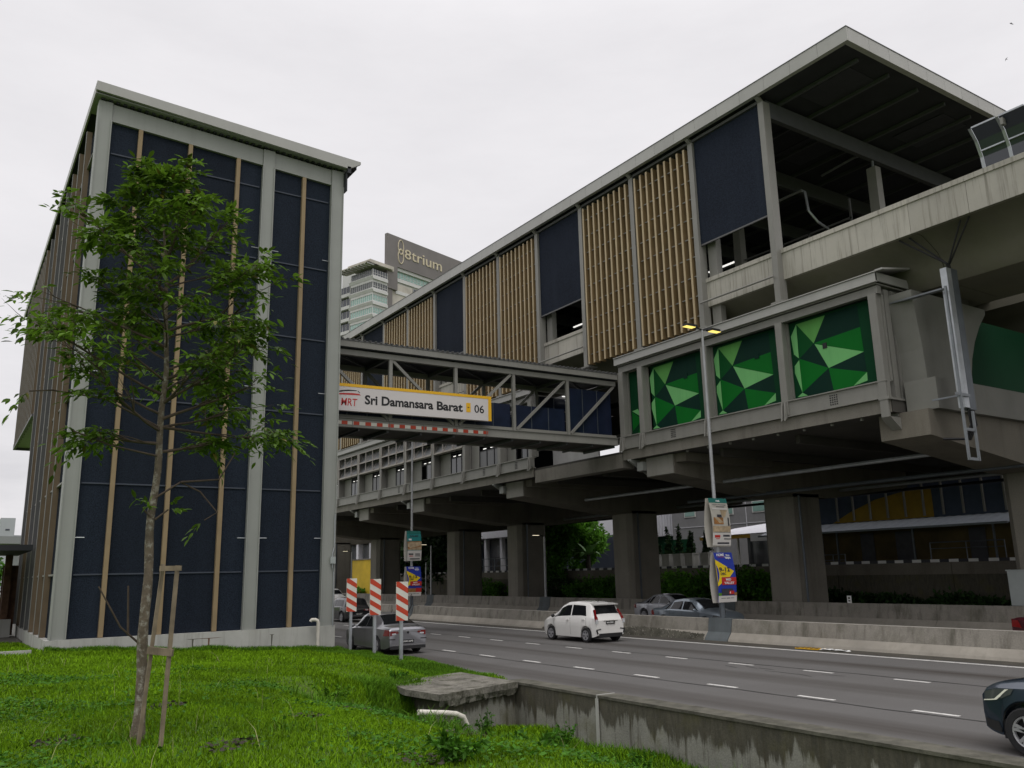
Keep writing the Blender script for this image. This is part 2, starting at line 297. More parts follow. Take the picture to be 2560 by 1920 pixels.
# ------------------------------------------------------------------ camera, sky, light
def setup_view():
    yaw, pitch, roll = rad(33.65853), rad(12.5737), rad(-1.26305)
    f = Vector((math.sin(yaw) * math.cos(pitch), math.cos(yaw) * math.cos(pitch), math.sin(pitch)))
    r = Vector((math.cos(yaw), -math.sin(yaw), 0)); u = r.cross(f)
    r2 = math.cos(roll) * r + math.sin(roll) * u; u2 = -math.sin(roll) * r + math.cos(roll) * u
    cd = bpy.data.cameras.new('camera'); cd.sensor_width = 36; cd.lens = 29.7506; cd.clip_end = 6000; cd.clip_start = .05
    c = bpy.data.objects.new('camera', cd); COL.objects.link(c)
    m = Matrix((r2, u2, -f)).transposed().to_4x4(); m.translation = (0, 0, 2.8); c.matrix_world = m
    S.camera = c
    el, az = 62, 200
    w = bpy.data.worlds.new('World'); S.world = w; w.use_nodes = True; nt = w.node_tree
    bg = nt.nodes['Background']; bg.inputs[1].default_value = .1
    sky = nt.nodes.new('ShaderNodeTexSky'); sky.sky_type = 'NISHITA'; sky.sun_disc = False
    sky.sun_elevation = rad(el); sky.sun_rotation = rad(az); sky.dust_density = 4
    tc = nt.nodes.new('ShaderNodeTexCoord'); sx = nt.nodes.new('ShaderNodeSeparateXYZ'); nt.links.new(tc.outputs['Generated'], sx.inputs[0])
    # overcast cloud deck: even and pale low down, brighter towards the hidden sun overhead
    up = nt.nodes.new('ShaderNodeMapRange'); up.interpolation_type = 'SMOOTHSTEP'
    for i, v in ((1, .55), (2, 1.), (3, 1.), (4, 2.3)): up.inputs[i].default_value = v
    nt.links.new(sx.outputs['Z'], up.inputs[0])
    mp = nt.nodes.new('ShaderNodeMapping'); mp.inputs['Scale'].default_value = (1.6, 1.6, 5.5); nt.links.new(tc.outputs['Generated'], mp.inputs[0])
    f1 = _ramp(nt, _noise(nt, mp.outputs[0], 2.2, 6, .6), .38, .66)
    low = nt.nodes.new('ShaderNodeMapRange')
    for i, v in ((1, .05), (2, .30), (3, .75), (4, .22)): low.inputs[i].default_value = v
    nt.links.new(sx.outputs['Z'], low.inputs[0])
    mm = nt.nodes.new('ShaderNodeMath'); mm.operation = 'MULTIPLY'; nt.links.new(f1, mm.inputs[0]); nt.links.new(low.outputs[0], mm.inputs[1])
    cl = _mix(nt, mm.outputs[0], (9.0, 8.8, 9.0), (6.3, 6.2, 6.5))
    sc = nt.nodes.new('ShaderNodeVectorMath'); sc.operation = 'SCALE'; nt.links.new(cl, sc.inputs[0]); nt.links.new(up.outputs[0], sc.inputs['Scale'])
    nt.links.new(_mix(nt, .94, sky.outputs[0], sc.outputs[0]), bg.inputs[0])
    sd = bpy.data.lights.new('sun', 'SUN'); sd.energy = .7; sd.angle = rad(25); sd.color = (1, .97, .92)
    so = bpy.data.objects.new('sun', sd); COL.objects.link(so); so.rotation_euler = (rad(90 - el), 0, rad(180 - az)); so.location = (0, 0, 60)
    vs = S.view_settings; S.display_settings.display_device = 'sRGB'; vs.view_transform = 'Standard'; vs.look = 'None'; vs.exposure = EXPOSURE; vs.gamma = 1; vs.use_curve_mapping = False
    S.cycles.max_bounces = 6; S.cycles.diffuse_bounces = 4
EXPOSURE = 0.
setup_view()

# ------------------------------------------------------------------ ground and road
def sst(a, b, x):
    t = min(1, max(0, (x - a) / (b - a))); return t * t * (3 - 2 * t)
def hh(x, y):
    if x > 47.4: return 2.85
    if x > 37.2: return .45
    if x > 13.02: return -.1
    yb = min(max(y, -10), 60)
    h = 1.32 - .021 * yb + .05 * math.sin(x * .9 + y * .37) * math.exp(-((y - 12) / 14) ** 2) + .025 * math.sin(2.1 * x - 1.3 * y)
    if y > 60: h = 1.32 - .021 * 60 + .6 * sst(60, 300, y)
    sl_ = .062 + .040 * (1 - sst(14, 29, y)); sl_ *= 1 - sst(70, 150, y)
    h -= sl_ * max(0, x - 3)
    h = max(h, .07)
    if x > 7.5: q = sst(7.8, 9.6, x) * sst(15, 18, y) * (1 - sst(21.4, 24.5, y)); h = h * (1 - q) + min(h, .03) * q
    d = sst(5.2, 10.6, x) * (1 - sst(19.0, 20.2, y))
    h = h * (1 - d) + (-.98 + .10 * math.sin(x * 2.3 + y * 1.7)) * d
    return h
xs = sorted(set([-2500, -900, -300, -120, -60, -30, -18, -12] + [-8 + .5 * i for i in range(41)] + [12.3, 12.5, 12.75, 13.0, 13.05, 20, 26, 37.15, 37.25, 40, 47.38, 47.45, 60, 100, 300, 900, 2500]))
ys = sorted(set([-300, -60, -20, -6] + [-2 + .5 * i for i in range(82)] + [42, 46, 50, 55, 60, 70, 85, 110, 150, 220, 400, 900, 3000]))
mb = MB(); mb.loft([[(x, y, hh(x, y)) for y in ys] for x in xs]); struct(mb.build('ground', 'grass_ground', smooth='full'))
struct(MB().box(13.0, 25.86, -80, 420, -.3, 0).build('road', 'asphalt'))
struct(MB().box(26.84, 36.88, -80, 420, -.3, 0).build('far_road', 'asphalt'))
mb = MB(); mb.box(24.95, 25.855, -80, 420, .0035, .008); mb.box(26.845, 27.4, -80, 420, .0035, .008); mb.box(36.2, 36.875, -80, 420, .0035, .008)
struct(mb.build('road_shoulder', 'asphalt_dirty'))
mb = MB()
y = 2.5
for xx, y0 in ((16.18, 9.5), (20.15, 12.45)):
    for k in range(-4, 90):
        a = y0 - .05 + 2.72 * k
        mb.box(xx - .055, xx + .055, a, a + .93, .002, .0075)
mb.box(24.58, 24.74, -80, 420, .002, .0075); mb.box(27.55, 27.69, -80, 420, .002, .0075); mb.box(36.0, 36.14, -80, 420, .002, .0075)
for k in range(-5, 60): mb.box(31.7, 31.82, 4 * k, 4 * k + 1.4, .002, .0075)
struct(mb.build('lane_markings', 'paint_white'))
mb = MB()
for xx, a, b in ((15.93, -40, 120), (20.42, -40, 120)):
    n = 170; pts = [(xx + .03 * math.sin(i * .9) + .025 * math.sin(i * 2.3), a + (b - a) * i / n) for i in range(n + 1)]
    for p, q in zip(pts, pts[1:]):
        wd = .018 + .014 * abs(math.sin(p[1] * 1.7)); mb.quad((p[0] - wd, p[1], .006), (p[0] + wd, p[1], .006), (q[0] + wd, q[1], .006), (q[0] - wd, q[1], .006))
for k in range(7):
    x0, y0 = 19.6 + random.uniform(-.3, .5), 18.4 - k * .55; x1, y1 = x0 + random.uniform(-.25, .25), y0 - .6
    mb.quad((x0, y0, .006), (x0 + .03, y0, .006), (x1 + .03, y1, .006), (x1, y1, .006))
struct(mb.build('road_seam', 'tar'))
struct(MB().box(37.5, 47.2, -40, 160, .3, .52).build('verge', 'soil'))
struct(MB().box(47.5, 140, -40, 260, 2.7, 2.95).build('upper_road', 'asphalt_dirty'))

# near retaining wall and drain chamber
t = thing('retaining_wall', 'old stained concrete retaining wall dropping from the road edge to the weedy drain', 'wall', (12.74, 6, -.9))
for a, b, top in ((15.62, 19.3, .1), (4.2, 15.58, .1), (-25, 4.16, .1)):
    MB().box(12.5, 12.99, a, b, -1.3, top - .06).build('wall_panel', 'old_wall', t)
    MB().box(12.47, 13.0, a, b, top - .057, top).build('coping', 'old_cap', t)
MB().box(12.46, 12.98, 15.582, 15.618, -1.2, .108).box(12.455, 12.47, 15.55, 15.65, -1.2, .03).build('mortar_joint', 'plinth', t)
t = thing('drain_chamber', 'mossy concrete drain chamber with a broken edged cover slab beside the road', 'drain chamber', (11, 19.5, -.6))
MB().prism([(10.0, 18.2), (12.49, 18.93), (12.49, 21.4), (10.0, 20.75)], 'z', -1.3, -.03).build('chamber_wall', 'old_wall', t)
n = 26; top = [(9.8 + 2.64 * i / n, 17.97 + .76 * (i / n) + .05 * math.sin(i * 1.9) * random.random()) for i in range(n + 1)]
low = [(p[0], p[1] + .02 + .05 * random.random()) for p in top]
mb = MB(); mb.prism(top + [(12.44, 21.6), (11.2, 21.25), (9.95, 20.95), (9.75, 20.1), (9.62, 19.4)], 'z', -.025, .12)
mb.loft([[(p[0], p[1], -.025) for p in top], [(p[0], p[1] + .01, -.09 - .12 * random.random()) for p in low]])
for k in range(14):
    x = random.uniform(9.9, 12.3); mb.obox((x, 18.05 + .29 * (x - 9.8) + .1 * random.random(), -.1), (.09, .02, .01), (-.01, .06, .01), (.01, 0, .06))
mb.build('cover_slab', 'slab', t)

# median barrier
def barrier(xf, dirn, ztop, name, label, y0, y1, blocks, mb_=('barrier', 'barrier_base', 'barrier_top')):
    t = thing(name, label, 'barrier', (xf + dirn * .35, 24, 0))
    ys_ = [y0]; 
    for b0, b1 in sorted(blocks): ys_ += [b0, b1]
    ys_.append(y1)
    sym = name == 'median_barrier'
    def prof(e=0):
        w = .98 if sym else .6
        L = [(0 - e, 0), (.05 - e, .1), (.24 - e, .33), (.34 - e, ztop)]
        R = [(w - .34 + e, ztop), (w - .24 + e, .33), (w - .05 + e, .1), (w + e, 0)] if sym else [(w + e, ztop), (w + e, 0)]
        return [(xf + dirn * p[0], p[1] + (e if p[1] == ztop else 0)) for p in L + R]
    for i in range(0, len(ys_), 2):
        a, b = ys_[i], ys_[i + 1]; k = max(1, round((b - a) / 12)); 
        for j in range(k):
            p0, p1 = a + (b - a) * j / k, a + (b - a) * (j + 1) / k - .015
            P = prof(); m = MB(); nP = len(P)
            m.loft([[(p[0], p0, p[1]) for p in P], [(p[0], p1, p[1]) for p in P]])
            m.add([(p[0], p0, p[1]) for p in P], [tuple(range(nP))]); m.add([(p[0], p1, p[1]) for p in P], [tuple(range(nP))])
            for fi in range(nP - 1): m.m[fi] = 1 if fi < 2 or (sym and fi > nP - 4) else (2 if P[fi][1] == ztop and P[fi + 1][1] == ztop else 0)
            m.build('barrier_unit', list(mb_), t)
    for b0, b1 in blocks:
        P = prof(.025); m = MB(); m.prism(P, 'y', b0, b1); m.build('lamp_plinth', 'grey_block', t)
    return t
barrier(25.86, 1, .83, 'median_barrier', 'sloped concrete median barrier between the two carriageways', -60, 300, [(24.1, 25.3), (51.6, 52.9)])
barrier(36.9, 1, 1.0, 'roadside_barrier', 'concrete barrier in front of the viaduct piers beyond the far carriageway', -60, 300, [(51.5, 52.8), (69.4, 70.6), (33.9, 35.3)])
mb = MB()
for i in range(3600):
    yy = random.uniform(25.4, 36.5); q = 1 - abs(yy - 29) / 9; zc = random.uniform(.0, .36) * max(.2, q); x = 25.86 + zc * .72 - .02
    r = random.uniform(.02, .05); mb.add([(x - r * .6, yy - r, zc - r), (x - r * .9, yy + r, zc), (x - .2 * r, yy, zc + r)], [(0, 1, 2)])
struct(tag(mb.build('moss', ['old_cap']), 'dark moss and weeds growing on the foot of the median barrier', 'moss'), 'stuff')

# debris by the median
t = thing('fallen_sign', 'yellow and black chevron sign plate lying flat at the foot of the median barrier', 'road sign', (25.35, 19.9, .01))
m = MB(); m.box(25.1, 25.6, 19.4, 20.3, .02, .045); m.build('plate', 'yellow', t)
m = MB()
for k in range(5): m.prism([(25.12, 19.45 + .18 * k), (25.35, 19.5 + .18 * k), (25.58, 19.45 + .18 * k), (25.58, 19.54 + .18 * k), (25.35, 19.59 + .18 * k), (25.12, 19.54 + .18 * k)], 'z', .0455, .05)
m.build('chevron', 'black', t)
m = MB(); m.loft([[(25.25 + .04 * j + random.uniform(-.05, .05) * (1 if 0 < j < 5 else .4), 18.3 + .12 * i + random.uniform(-.05, .05), .012 + random.uniform(0, .05)) for j in range(6)] for i in range(10)])
tag(m.build('plastic_scrap', 'white'), 'crumpled white plastic scrap on the shoulder beside the fallen yellow sign', 'litter')

# ------------------------------------------------------------------ lift and stair tower on the left
T = thing('entrance_tower', 'tall navy mesh clad entrance tower with pale steel columns and tan mullions', 'building', (8, 32, .3))
def zb(x, z0): return z0 - .05 * (x - 3.1)       # the roof falls to the right
m = MB(); m.box(3.02, 12.84, 31.9, 48, -.6, .98); m.build('plinth', 'plinth', T)
for a, b in ((3.14, 3.61), (9.32, 9.79), (12.27, 12.79)):
    c = MB(); c.box(a, b, 31.97, 32.5, .983, 20.31 - .05 * (a - 3.1)); c.box(a - .012, a + .03, 31.93, 31.968, .983, 19.6 - .05 * (a - 3.1)); c.box(b - .03, b + .012, 31.93, 31.968, .983, 19.6 - .05 * (a - 3.1))
    c.build('column', 'steel_col', T)
for a, b in ((3.62, 9.31), (9.8, 12.26)):
    c = MB(); c.prism([(a, zb(a, 19.62)), (b, zb(b, 19.62)), (b, zb(b, 20.31)), (a, zb(a, 20.31))], 'y', 32.03, 32.5); c.build('top_beam', 'steel_col', T)
MX = [3.61, 4.65, 6.48, 8.34, 9.32], [9.79, 11.08, 12.27]
for g in MX:
    for a, b in zip(g, g[1:]):
        c = MB(); c.prism([(a, .985), (b, .985), (b, zb(b, 19.64)), (a, zb(a, 19.64))], 'y', 32.16, 32.22); c.build('mesh_panel', 'navy', T)
for x in (4.65, 6.48, 8.34, 11.08):
    c = MB(); c.box(x - .075, x + .075, 32.0, 32.155, .99, zb(x, 19.6)); c.build('mullion', 'tan', T)
for k in range(6):
    z = 3.05 + 3.06 * k
    for g in MX:
        c = MB()
        for a, b in zip(g, g[1:]): c.box(a + .08, b - .08, 32.12, 32.157, z - .025, z + .025)
        c.build('rail', 'rail_navy', T)
for z in (4.27, 10.02, 15.7):
    for x, s in ((3.62, 1), (9.31, -1), (9.8, 1), (12.26, -1)):
        c = MB(); c.tube([(x, 32.05, z), (x + s * .3, 32.05, z)], .016, 6); c.build('bracket', 'galv', T)
# long west side with vertical fins
c = MB(); c.box(3.22, 3.3, 32.5, 47.6, .983, 19.7); c.build('side_panel', 'navy', T)
for k in range(7):
    y = 33.9 + 2.1 * k
    c = MB(); c.box(3.02, 3.2, y, y + .1, .99, 19.9); c.build('fin', 'tan_shaded' if k in (0, 1, 2, 5) else 'steel_dark', T)
    c = MB(); c.box(3.0, 3.018, y - .01, y + .11, .99, 19.9); c.build('fin_lit_edge', 'steel', T)  # pale strip painting the natural light on the fin's outer edge
for k in range(6):
    c = MB(); z = 3.05 + 3.06 * k; c.box(3.12, 3.215, 32.5, 47.6, z - .03, z + .03); c.build('rail', 'steel', T)
c = MB(); c.box(3.35, 12.75, 47.5, 47.6, .98, 19.6); c.box(12.70, 12.76, 32.5, 47.5, .98, 19.4); c.build('rear_panel', 'navy', T)
# upper volume hanging over at the far end
c = MB(); c.box(3.1, 12.7, 47.62, 60.4, 11.05, 11.2); c.build('overhang_floor', 'steel_col', T)
c = MB(); c.box(3.2, 3.28, 47.62, 60.3, 11.2, 19.7); c.box(3.3, 12.6, 60.2, 60.3, 11.2, 19.7); c.box(12.6, 12.68, 47.6, 60.3, 11.2, 19.5); c.build('overhang_panel', 'navy', T)
for k in range(12):
    y = 48.3 + 1.05 * k
    c = MB(); c.box(2.98, 3.18, y, y + .09, 11.0, 19.9); c.build('fin', 'tan_shaded', T)
    c = MB(); c.box(2.96, 2.978, y - .01, y + .1, 11.0, 19.9); c.build('fin_lit_edge', 'steel', T)  # same pale strip, edge light put into colour
c = MB(); c.box(2.97, 3.1, 47.6, 60.5, 10.9, 11.04); c.box(2.97, 12.7, 60.41, 60.55, 10.9, 11.25); c.build('bottom_frame', 'steel_dark', T)
for k in range(4):
    c = MB(); z = 12.3 + 2.2 * k; c.box(3.1, 3.19, 47.7, 60.3, z - .03, z + .03); c.build('rail', 'steel', T)
# roof
def roofp(a, b, up, lo): return [(a, zb(a, lo)), (b, zb(b, lo)), (b, zb(b, up)), (a, zb(a, up))]
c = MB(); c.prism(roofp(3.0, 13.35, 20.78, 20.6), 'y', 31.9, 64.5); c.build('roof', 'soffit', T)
c = MB(); c.prism([(2.98, 20.5), (12.9, zb(12.9, 20.39)), (13.42, zb(13.42, 20.74)), (13.42, zb(13.42, 20.85)), (2.98, 20.86)], 'y', 31.6, 31.72)
c.box(2.97, 3.03, 31.73, 64.7, 20.42, 20.8); c.prism(roofp(2.98, 13.42, 20.86, 20.81), 'y', 31.73, 64.7); c.build('roof_fascia', 'fascia', T)
c = MB(); c.prism(roofp(3.04, 12.95, 20.47, 20.42), 'y', 31.74, 33.4); c.build('soffit_strip', 'steel_col', T)
c = MB()
for k in range(38): x = 3.2 + .255 * k; c.box(x, x + .12, 31.93, 32.4, zb(x, 20.35), zb(x, 20.415))
c.build('soffit_rib', 'soffit', T)
c = MB(); c.box(12.82, 12.98, 31.6, 31.7, 19.7, 20.0); c.box(12.80, 12.86, 31.7, 32.4, 18.9, 19.8); c.build('downpipe_head', 'soffit', T)
c = MB(); c.tube([(12.06, 31.62, -.1), (12.06, 31.62, 1.12), (12.03, 31.62, 1.2), (11.95, 31.64, 1.24), (11.83, 31.7, 1.24), (11.8, 31.72, 1.18)], .065, 12); c.build('drain_pipe', 'pvc', T, smooth=True)
c = MB(); c.tube([(12.74, 31.9, .95), (12.74, 31.9, 3.0), (12.68, 31.9, 3.15), (12.68, 31.9, 3.3)], .022, 6); c.tube([(12.68, 31.9, 3.55), (12.68, 31.9, 3.7), (12.74, 31.9, 3.95), (12.74, 31.9, 5.2)], .022, 6); c.build('conduit', 'galv', T)
c = MB(); c.box(12.58, 12.78, 31.84, 31.925, 3.3, 3.56); c.build('junction_box', 'cabinet', T)
for x, w, h in ((7.6, .25, .5), (8.15, .5, .55), (10.4, .1, .5)):
    c = MB(); pts = [(x - w, .785), (x + w, .785), (x + w * .5, .77), (x + .03, .765), (x + .012, .78 - h), (x - .015, .78 - h * .8), (x - .03, .765), (x - w * .5, .77)]
    c.add([(p[0], 31.897, p[1]) for p in pts], [tuple(range(len(pts)))]); c.build('rust_stain', 'rust' if x == 8.15 else 'old_cap', T)

# covered walkway at the far left
W = thing('covered_walkway', 'low dark roofed walkway joining the left side of the entrance tower', 'walkway', (-1, 42, .6))
c = MB(); c.box(-9, 2.9, 38.2, 45.6, 4.05, 4.27); c.build('roof', 'soffit', W)
for x in (2.35, -3.5):
    c = MB(); c.box(x, x + .28, 44.2, 44.5, .5, 4.04); c.build('post', 'rust', W)
c = MB(); c.box(1.9, 2.75, 43.6, 44.1, .3, 1.3); c.build('base_block', 'plinth', W)
c = MB(); c.box(2.3, 2.9, 44.6, 44.66, .6, 3.6); c.build('hoarding', 'rust', W)
struct(MB().box(-8, 2.98, 40.5, 52, .2, .56).build('footpath', 'concrete'))
tag(MB().box(.3, 2.55, 30.5, 30.62, .6, .82).build('kerb_strip', 'plinth'), 'short pale kerb strip lying in the grass at the left frame edge', 'kerb')

# ------------------------------------------------------------------ footbridge from the tower to the station
B = thing('footbridge', 'enclosed steel truss footbridge crossing the road from the tower to the station', 'footbridge', (21, 35, 9))
def bz(x, z): return z + .0095 * (x - 13.4)
X0, X1, YF, YB = 12.85, 28.98, 33.6, 36.55
def strip(a, b, y0, y1, z0, z1): return [(a, bz(a, z0)), (b, bz(b, z0)), (b, bz(b, z1)), (a, bz(a, z1))], 'y', y0, y1
for nm, y0, y1, z0, z1, mt in (('bottom_girder', YF, YF + .2, 9.04, 9.4, 'steel'), ('bottom_girder', YB - .2, YB, 9.04, 9.4, 'steel'),
                           ('bottom_flange', YF - .06, YF + .24, 9.403, 9.43, 'steel'), ('kick_plate', YF + .1, YF + .13, 9.46, 9.58, 'steel'),
                           ('top_chord', YF, YF + .2, 12.22, 12.46, 'steel'), ('top_chord', YB - .2, YB, 12.22, 12.46, 'steel'),
                           ('roof_fascia', YF - .2, YF - .16, 12.53, 12.79, 'steel'), ('roof_fascia', YB + .16, YB + .2, 12.53, 12.79, 'steel'),
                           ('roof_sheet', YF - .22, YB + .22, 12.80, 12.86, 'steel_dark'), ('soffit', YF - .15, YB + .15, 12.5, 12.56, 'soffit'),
                           ('floor', YF + .21, YB - .21, 9.1, 9.3, 'underdeck'), ('handrail', YF + .32, YF + .37, 10.62, 10.67, 'steel_dark'), ('handrail', YB - .37, YB - .32, 10.62, 10.67, 'steel_dark')):
    c = MB(); c.prism(*strip(X0, X1, y0, y1, z0, z1)); c.build(nm, mt, B)
c = MB()
for k in range(62): x = 12.9 + .26 * k; c.box(x, x + .1, YF - .26, YB + .26, bz(x, 12.863), bz(x, 12.9))
c.build('roof_rib', 'steel_dark', B)
PX = [15.9, 19.25, 22.5, 25.8]
for y0 in (YF + .02, YB - .16):
    for x in PX:
        c = MB(); c.box(x - .08, x + .08, y0, y0 + .14, bz(x, 9.43), bz(x, 12.22)); c.build('post', 'steel', B)
    for p, q in (((12.65, 12.2), (15.8, 9.5)), ((16.0, 12.2), (19.12, 9.5)), ((22.35, 12.2), (19.4, 9.5)), ((25.65, 12.2), (22.65, 9.5)), ((28.9, 12.2), (25.95, 9.5))):
        if p[0] < X0: p = (X0, 12.02)
        c = MB(); c.beam((p[0], y0 + .07, bz(p[0], p[1])), (q[0], y0 + .07, bz(q[0], q[1])), .1, .13); c.build('diagonal', 'steel', B)
for x in [12.95] + PX + [28.9]:
    c = MB(); c.beam((x, YF + .2, bz(x, 12.35)), (x, YB - .2, bz(x, 12.35)), .12, .16); c.build('roof_crossbeam', 'steel_dark', B)
    c = MB(); c.beam((x - .05, YF + .2, bz(x, 9.0)), (x - .05, YB - .2, bz(x, 9.0)), .12, .14); c.build('floor_crossbeam', 'roof_beam', B)
for a, b in zip([12.9] + PX, PX + [28.9]):
    c = MB(); c.beam((a, YF + .25, bz(a, 12.42)), (b, YB - .25, bz(b, 12.42)), .07, .07); c.build('roof_brace', 'roof_beam', B)
    c = MB(); c.beam((a + 1.6, YF + .2, bz(a, 8.99)), (a + 1.6, YB - .2, bz(a, 8.99)), .08, .1); c.build('floor_crossbeam', 'roof_beam', B)
for y0 in (YF + .22, YB - .25):
    for a, b in zip([12.9] + PX, PX + [28.9]):
        n = 3
        for i in range(n):
            u, v = a + .1 + (b - a - .2) * i / n, a + .1 + (b - a - .2) * (i + 1) / n
            c = MB(); top = 11.9 if a > 25 else 10.75
            c.box(u + .02, v - .02, y0, y0 + .02, bz(u, 9.5), bz(u, top)); c.build('glass_panel', 'rail_glass', B)
            c = MB(); c.box(u - .012, u + .012, y0 - .02, y0 + .04, bz(u, 9.44), bz(u, top)); c.build('baluster', 'galv_dark', B)
for x, zz_ in ((27.2, 10.35), (28.1, 10.4), (27.4, 10.15)):
    c = MB(); c.beam((x, YB - .6, bz(x, zz_ + 1.6)), (x + .6, YB - .6, bz(x, zz_ + 1.62)), .05, .05); c.build('ceiling_tube', 'tube_lit', B)
c = MB(); n = 29; xs_ = [13.06 + .272 * k for k in range(n + 1)]
c.loft([[(x, YF - .012, bz(x, 9.14)), (x, YF - .012, bz(x, 9.29)), (x, YF - .004, bz(x, 9.29))] for x in xs_])
c.m = [(i // 2) % 2 for i in range(len(c.m))]; c.build('warning_strip', ['red', 'reflect_white'], B)
for x in (14.1, 15.86, 17.55, 19.25, 20.87):
    c = MB(); c.box(x - .02, x + .02, YF - .03, YF - .003, bz(x, 9.05), bz(x, 9.38)); c.build('stiffener', 'steel', B)

# station sign hung on the bridge
G = thing('station_sign', 'long white station name sign with yellow border hung on the footbridge', 'sign', (17, 33.2, 9.7))
sl = .0165
def sz(x, z): return z + sl * (x - 13.3)
def sq(a, b, z0, z1, y0=33.2, y1=33.42): return [(a, sz(a, z0)), (b, sz(b, z0)), (b, sz(b, z1)), (a, sz(a, z1))], 'y', y0, y1
c = MB(); c.prism(*sq(12.9, 20.9, 9.655, 10.825)); c.build('board', 'sign_white', G)
c = MB(); c.prism(*sq(12.9, 20.9, 10.70, 10.828, 33.19, 33.199)); c.prism(*sq(20.73, 20.9, 9.65, 10.70, 33.19, 33.199)); c.build('border', 'yellow', G)
R_, U_ = np.array((1, 0, sl)), np.array((0, 0, 1.))
c = MB()
text_mesh(c, 'Sri Damansara', (14.48, 33.2, sz(14.48, 9.98)), R_, U_, width=3.33, height=.42, bold=.034)
text_mesh(c, 'Barat', (17.99, 33.2, sz(17.99, 9.98)), R_, U_, width=1.36, height=.41, bold=.034)
text_mesh(c, '06', (19.97, 33.2, sz(19.97, 9.99)), R_, U_, width=.53, height=.385, bold=.012)
c.build('lettering', 'black', G)
c = MB(); text_mesh(c, 'MRT', (13.4, 33.2, sz(13.33, 9.87)), R_, U_, width=.74, height=.32, bold=.012, shear=.1)
c.add([(13.2, 33.195, 10.32), (14.3, 33.195, 10.375), (14.22, 33.195, 10.435), (13.9, 33.195, 10.44), (13.5, 33.195, 10.41), (13.2, 33.195, 10.37)], [(0, 1, 2, 3, 4, 5)]); c.build('logo', 'red_logo', G)
c = MB(); c.add([(13.2, 33.195, 10.40), (13.5, 33.195, 10.48), (13.8, 33.195, 10.52), (14.1, 33.195, 10.545), (14.1, 33.195, 10.58), (13.7, 33.195, 10.57), (13.4, 33.195, 10.52), (13.2, 33.195, 10.45)], [(0, 1, 2, 3, 4, 5, 6, 7)])
c.add([(14.13, 33.195, 10.56), (14.18, 33.195, 10.56), (14.26, 33.195, 10.48), (14.22, 33.195, 10.48)], [(0, 1, 2, 3)]); c.build('logo_swoosh', 'black', G)
c = MB(); c.prism(*sq(19.53, 19.76, 10.0, 10.43, 33.188, 33.198)); c.build('line_badge', 'yellow', G)
c = MB(); c.prism(*sq(19.595, 19.69, 10.205, 10.235, 33.18, 33.187)); c.build('badge_mark', 'black', G)

# ------------------------------------------------------------------ viaduct
V = thing('railway_viaduct', 'concrete railway viaduct with piers, crossheads and curved box girders over the far carriageway', 'viaduct', (39.5, 40, .4))
XC = 39.4
for yc in (4.9, 18.0, 31.2, 44.35, 57.55, 67.55, 84.2, 97.4, 110.6):
    c = MB(); P = []
    for x, y, sx, sy in ((38, -1, 1, 1), (38, 1, 1, -1), (40.8, 1, -1, -1), (40.8, -1, -1, 1)):
        q = [(x + sx * .35, yc + y), (x, yc + y + sy * .35)]
        P += q if (sx * sy > 0) else q[::-1]
    P = [(38.3, yc - 1), (40.5, yc - 1), (40.8, yc - .7), (40.8, yc + .7), (40.5, yc + 1), (38.3, yc + 1), (38, yc + .7), (38, yc - .7)]
    c.prism(P, 'z', .3, 6.7); pier = c.build('pier', 'pier', V)
    c = MB()
    c.tube([(38.75, yc - 1.03, .5), (38.75, yc - 1.03, 6.6)], .07, 8); c.build('downpipe', 'galv_dark', pier)
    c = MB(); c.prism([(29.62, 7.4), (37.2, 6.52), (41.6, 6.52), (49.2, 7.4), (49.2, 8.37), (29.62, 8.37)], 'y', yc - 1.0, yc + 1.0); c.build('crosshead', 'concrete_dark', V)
    if yc > 20:
        c = MB(); c.box(29.7, 36, yc + 1.003, yc + 1.7, 7.75, 8.37); c.box(29.7, 36, yc - 1.7, yc - 1.003, 7.95, 8.37); c.build('crosshead_step', 'concrete_dark', V)
        c = MB(); c.box(29.35, 30.4, yc + 1.003, yc + 1.45, 7.75, 8.2); c.prism([(29.0, 8.3), (29.0, 8.37), (30.3, 8.37), (30.3, 7.6)], 'y', yc + .6 + 1.0, yc + 1.75); c.build('corbel', 'steel_col', V)
        c = MB(); c.box(29.55, 29.615, yc - .95, yc + .95, 7.42, 8.36); c.build('crosshead_lit_end', 'end_face_lit', V)  # paler plate; skylight on the road-facing end put into the colour
c = MB(); c.box(29.95, 49, 16.75, 18.0, 8.375, 9.55); c.build('crosshead_upstand', 'flare', V)
c = MB()
cur = [(33.4, 9.55), (33.42, 10.1), (33.62, 10.75), (34.0, 11.5), (34.55, 12.25), (35.15, 12.85), (35.15, 13.05)]
left = [(30.2, 9.55), (30.18, 10.1), (30.15, 10.75), (30.05, 11.5), (29.95, 12.25), (29.85, 12.85), (29.85, 13.05)]
c.prism(cur + left[::-1], 'y', 17.2, 18.6); c.build('pier_head', 'flare', V)
c = MB(); c.box(32.3, 34.2, 17.3, 18.4, 13.05, 13.34); c.build('bearing', 'underdeck', V)
def gird(mir):
    P = [(29.36, 14.98), (29.8, 14.93), (30.3, 14.68), (30.75, 14.4), (31.0, 14.0), (31.12, 13.6), (31.35, 13.34), (35.2, 13.34), (35.5, 13.7), (35.7, 14.2), (36.2, 14.6), (37.4, 14.86), (37.4, 15.3), (29.36, 15.3)]
    return [(79 - p[0], p[1]) for p in P] if mir else P
for mir in (0, 1):
    for k in range(9):
        a = -23 + 13.15 * k
        c = MB(); c.prism(gird(mir), 'y', a, a + 13.12); c.build('box_girder', 'girder', V, smooth=True)
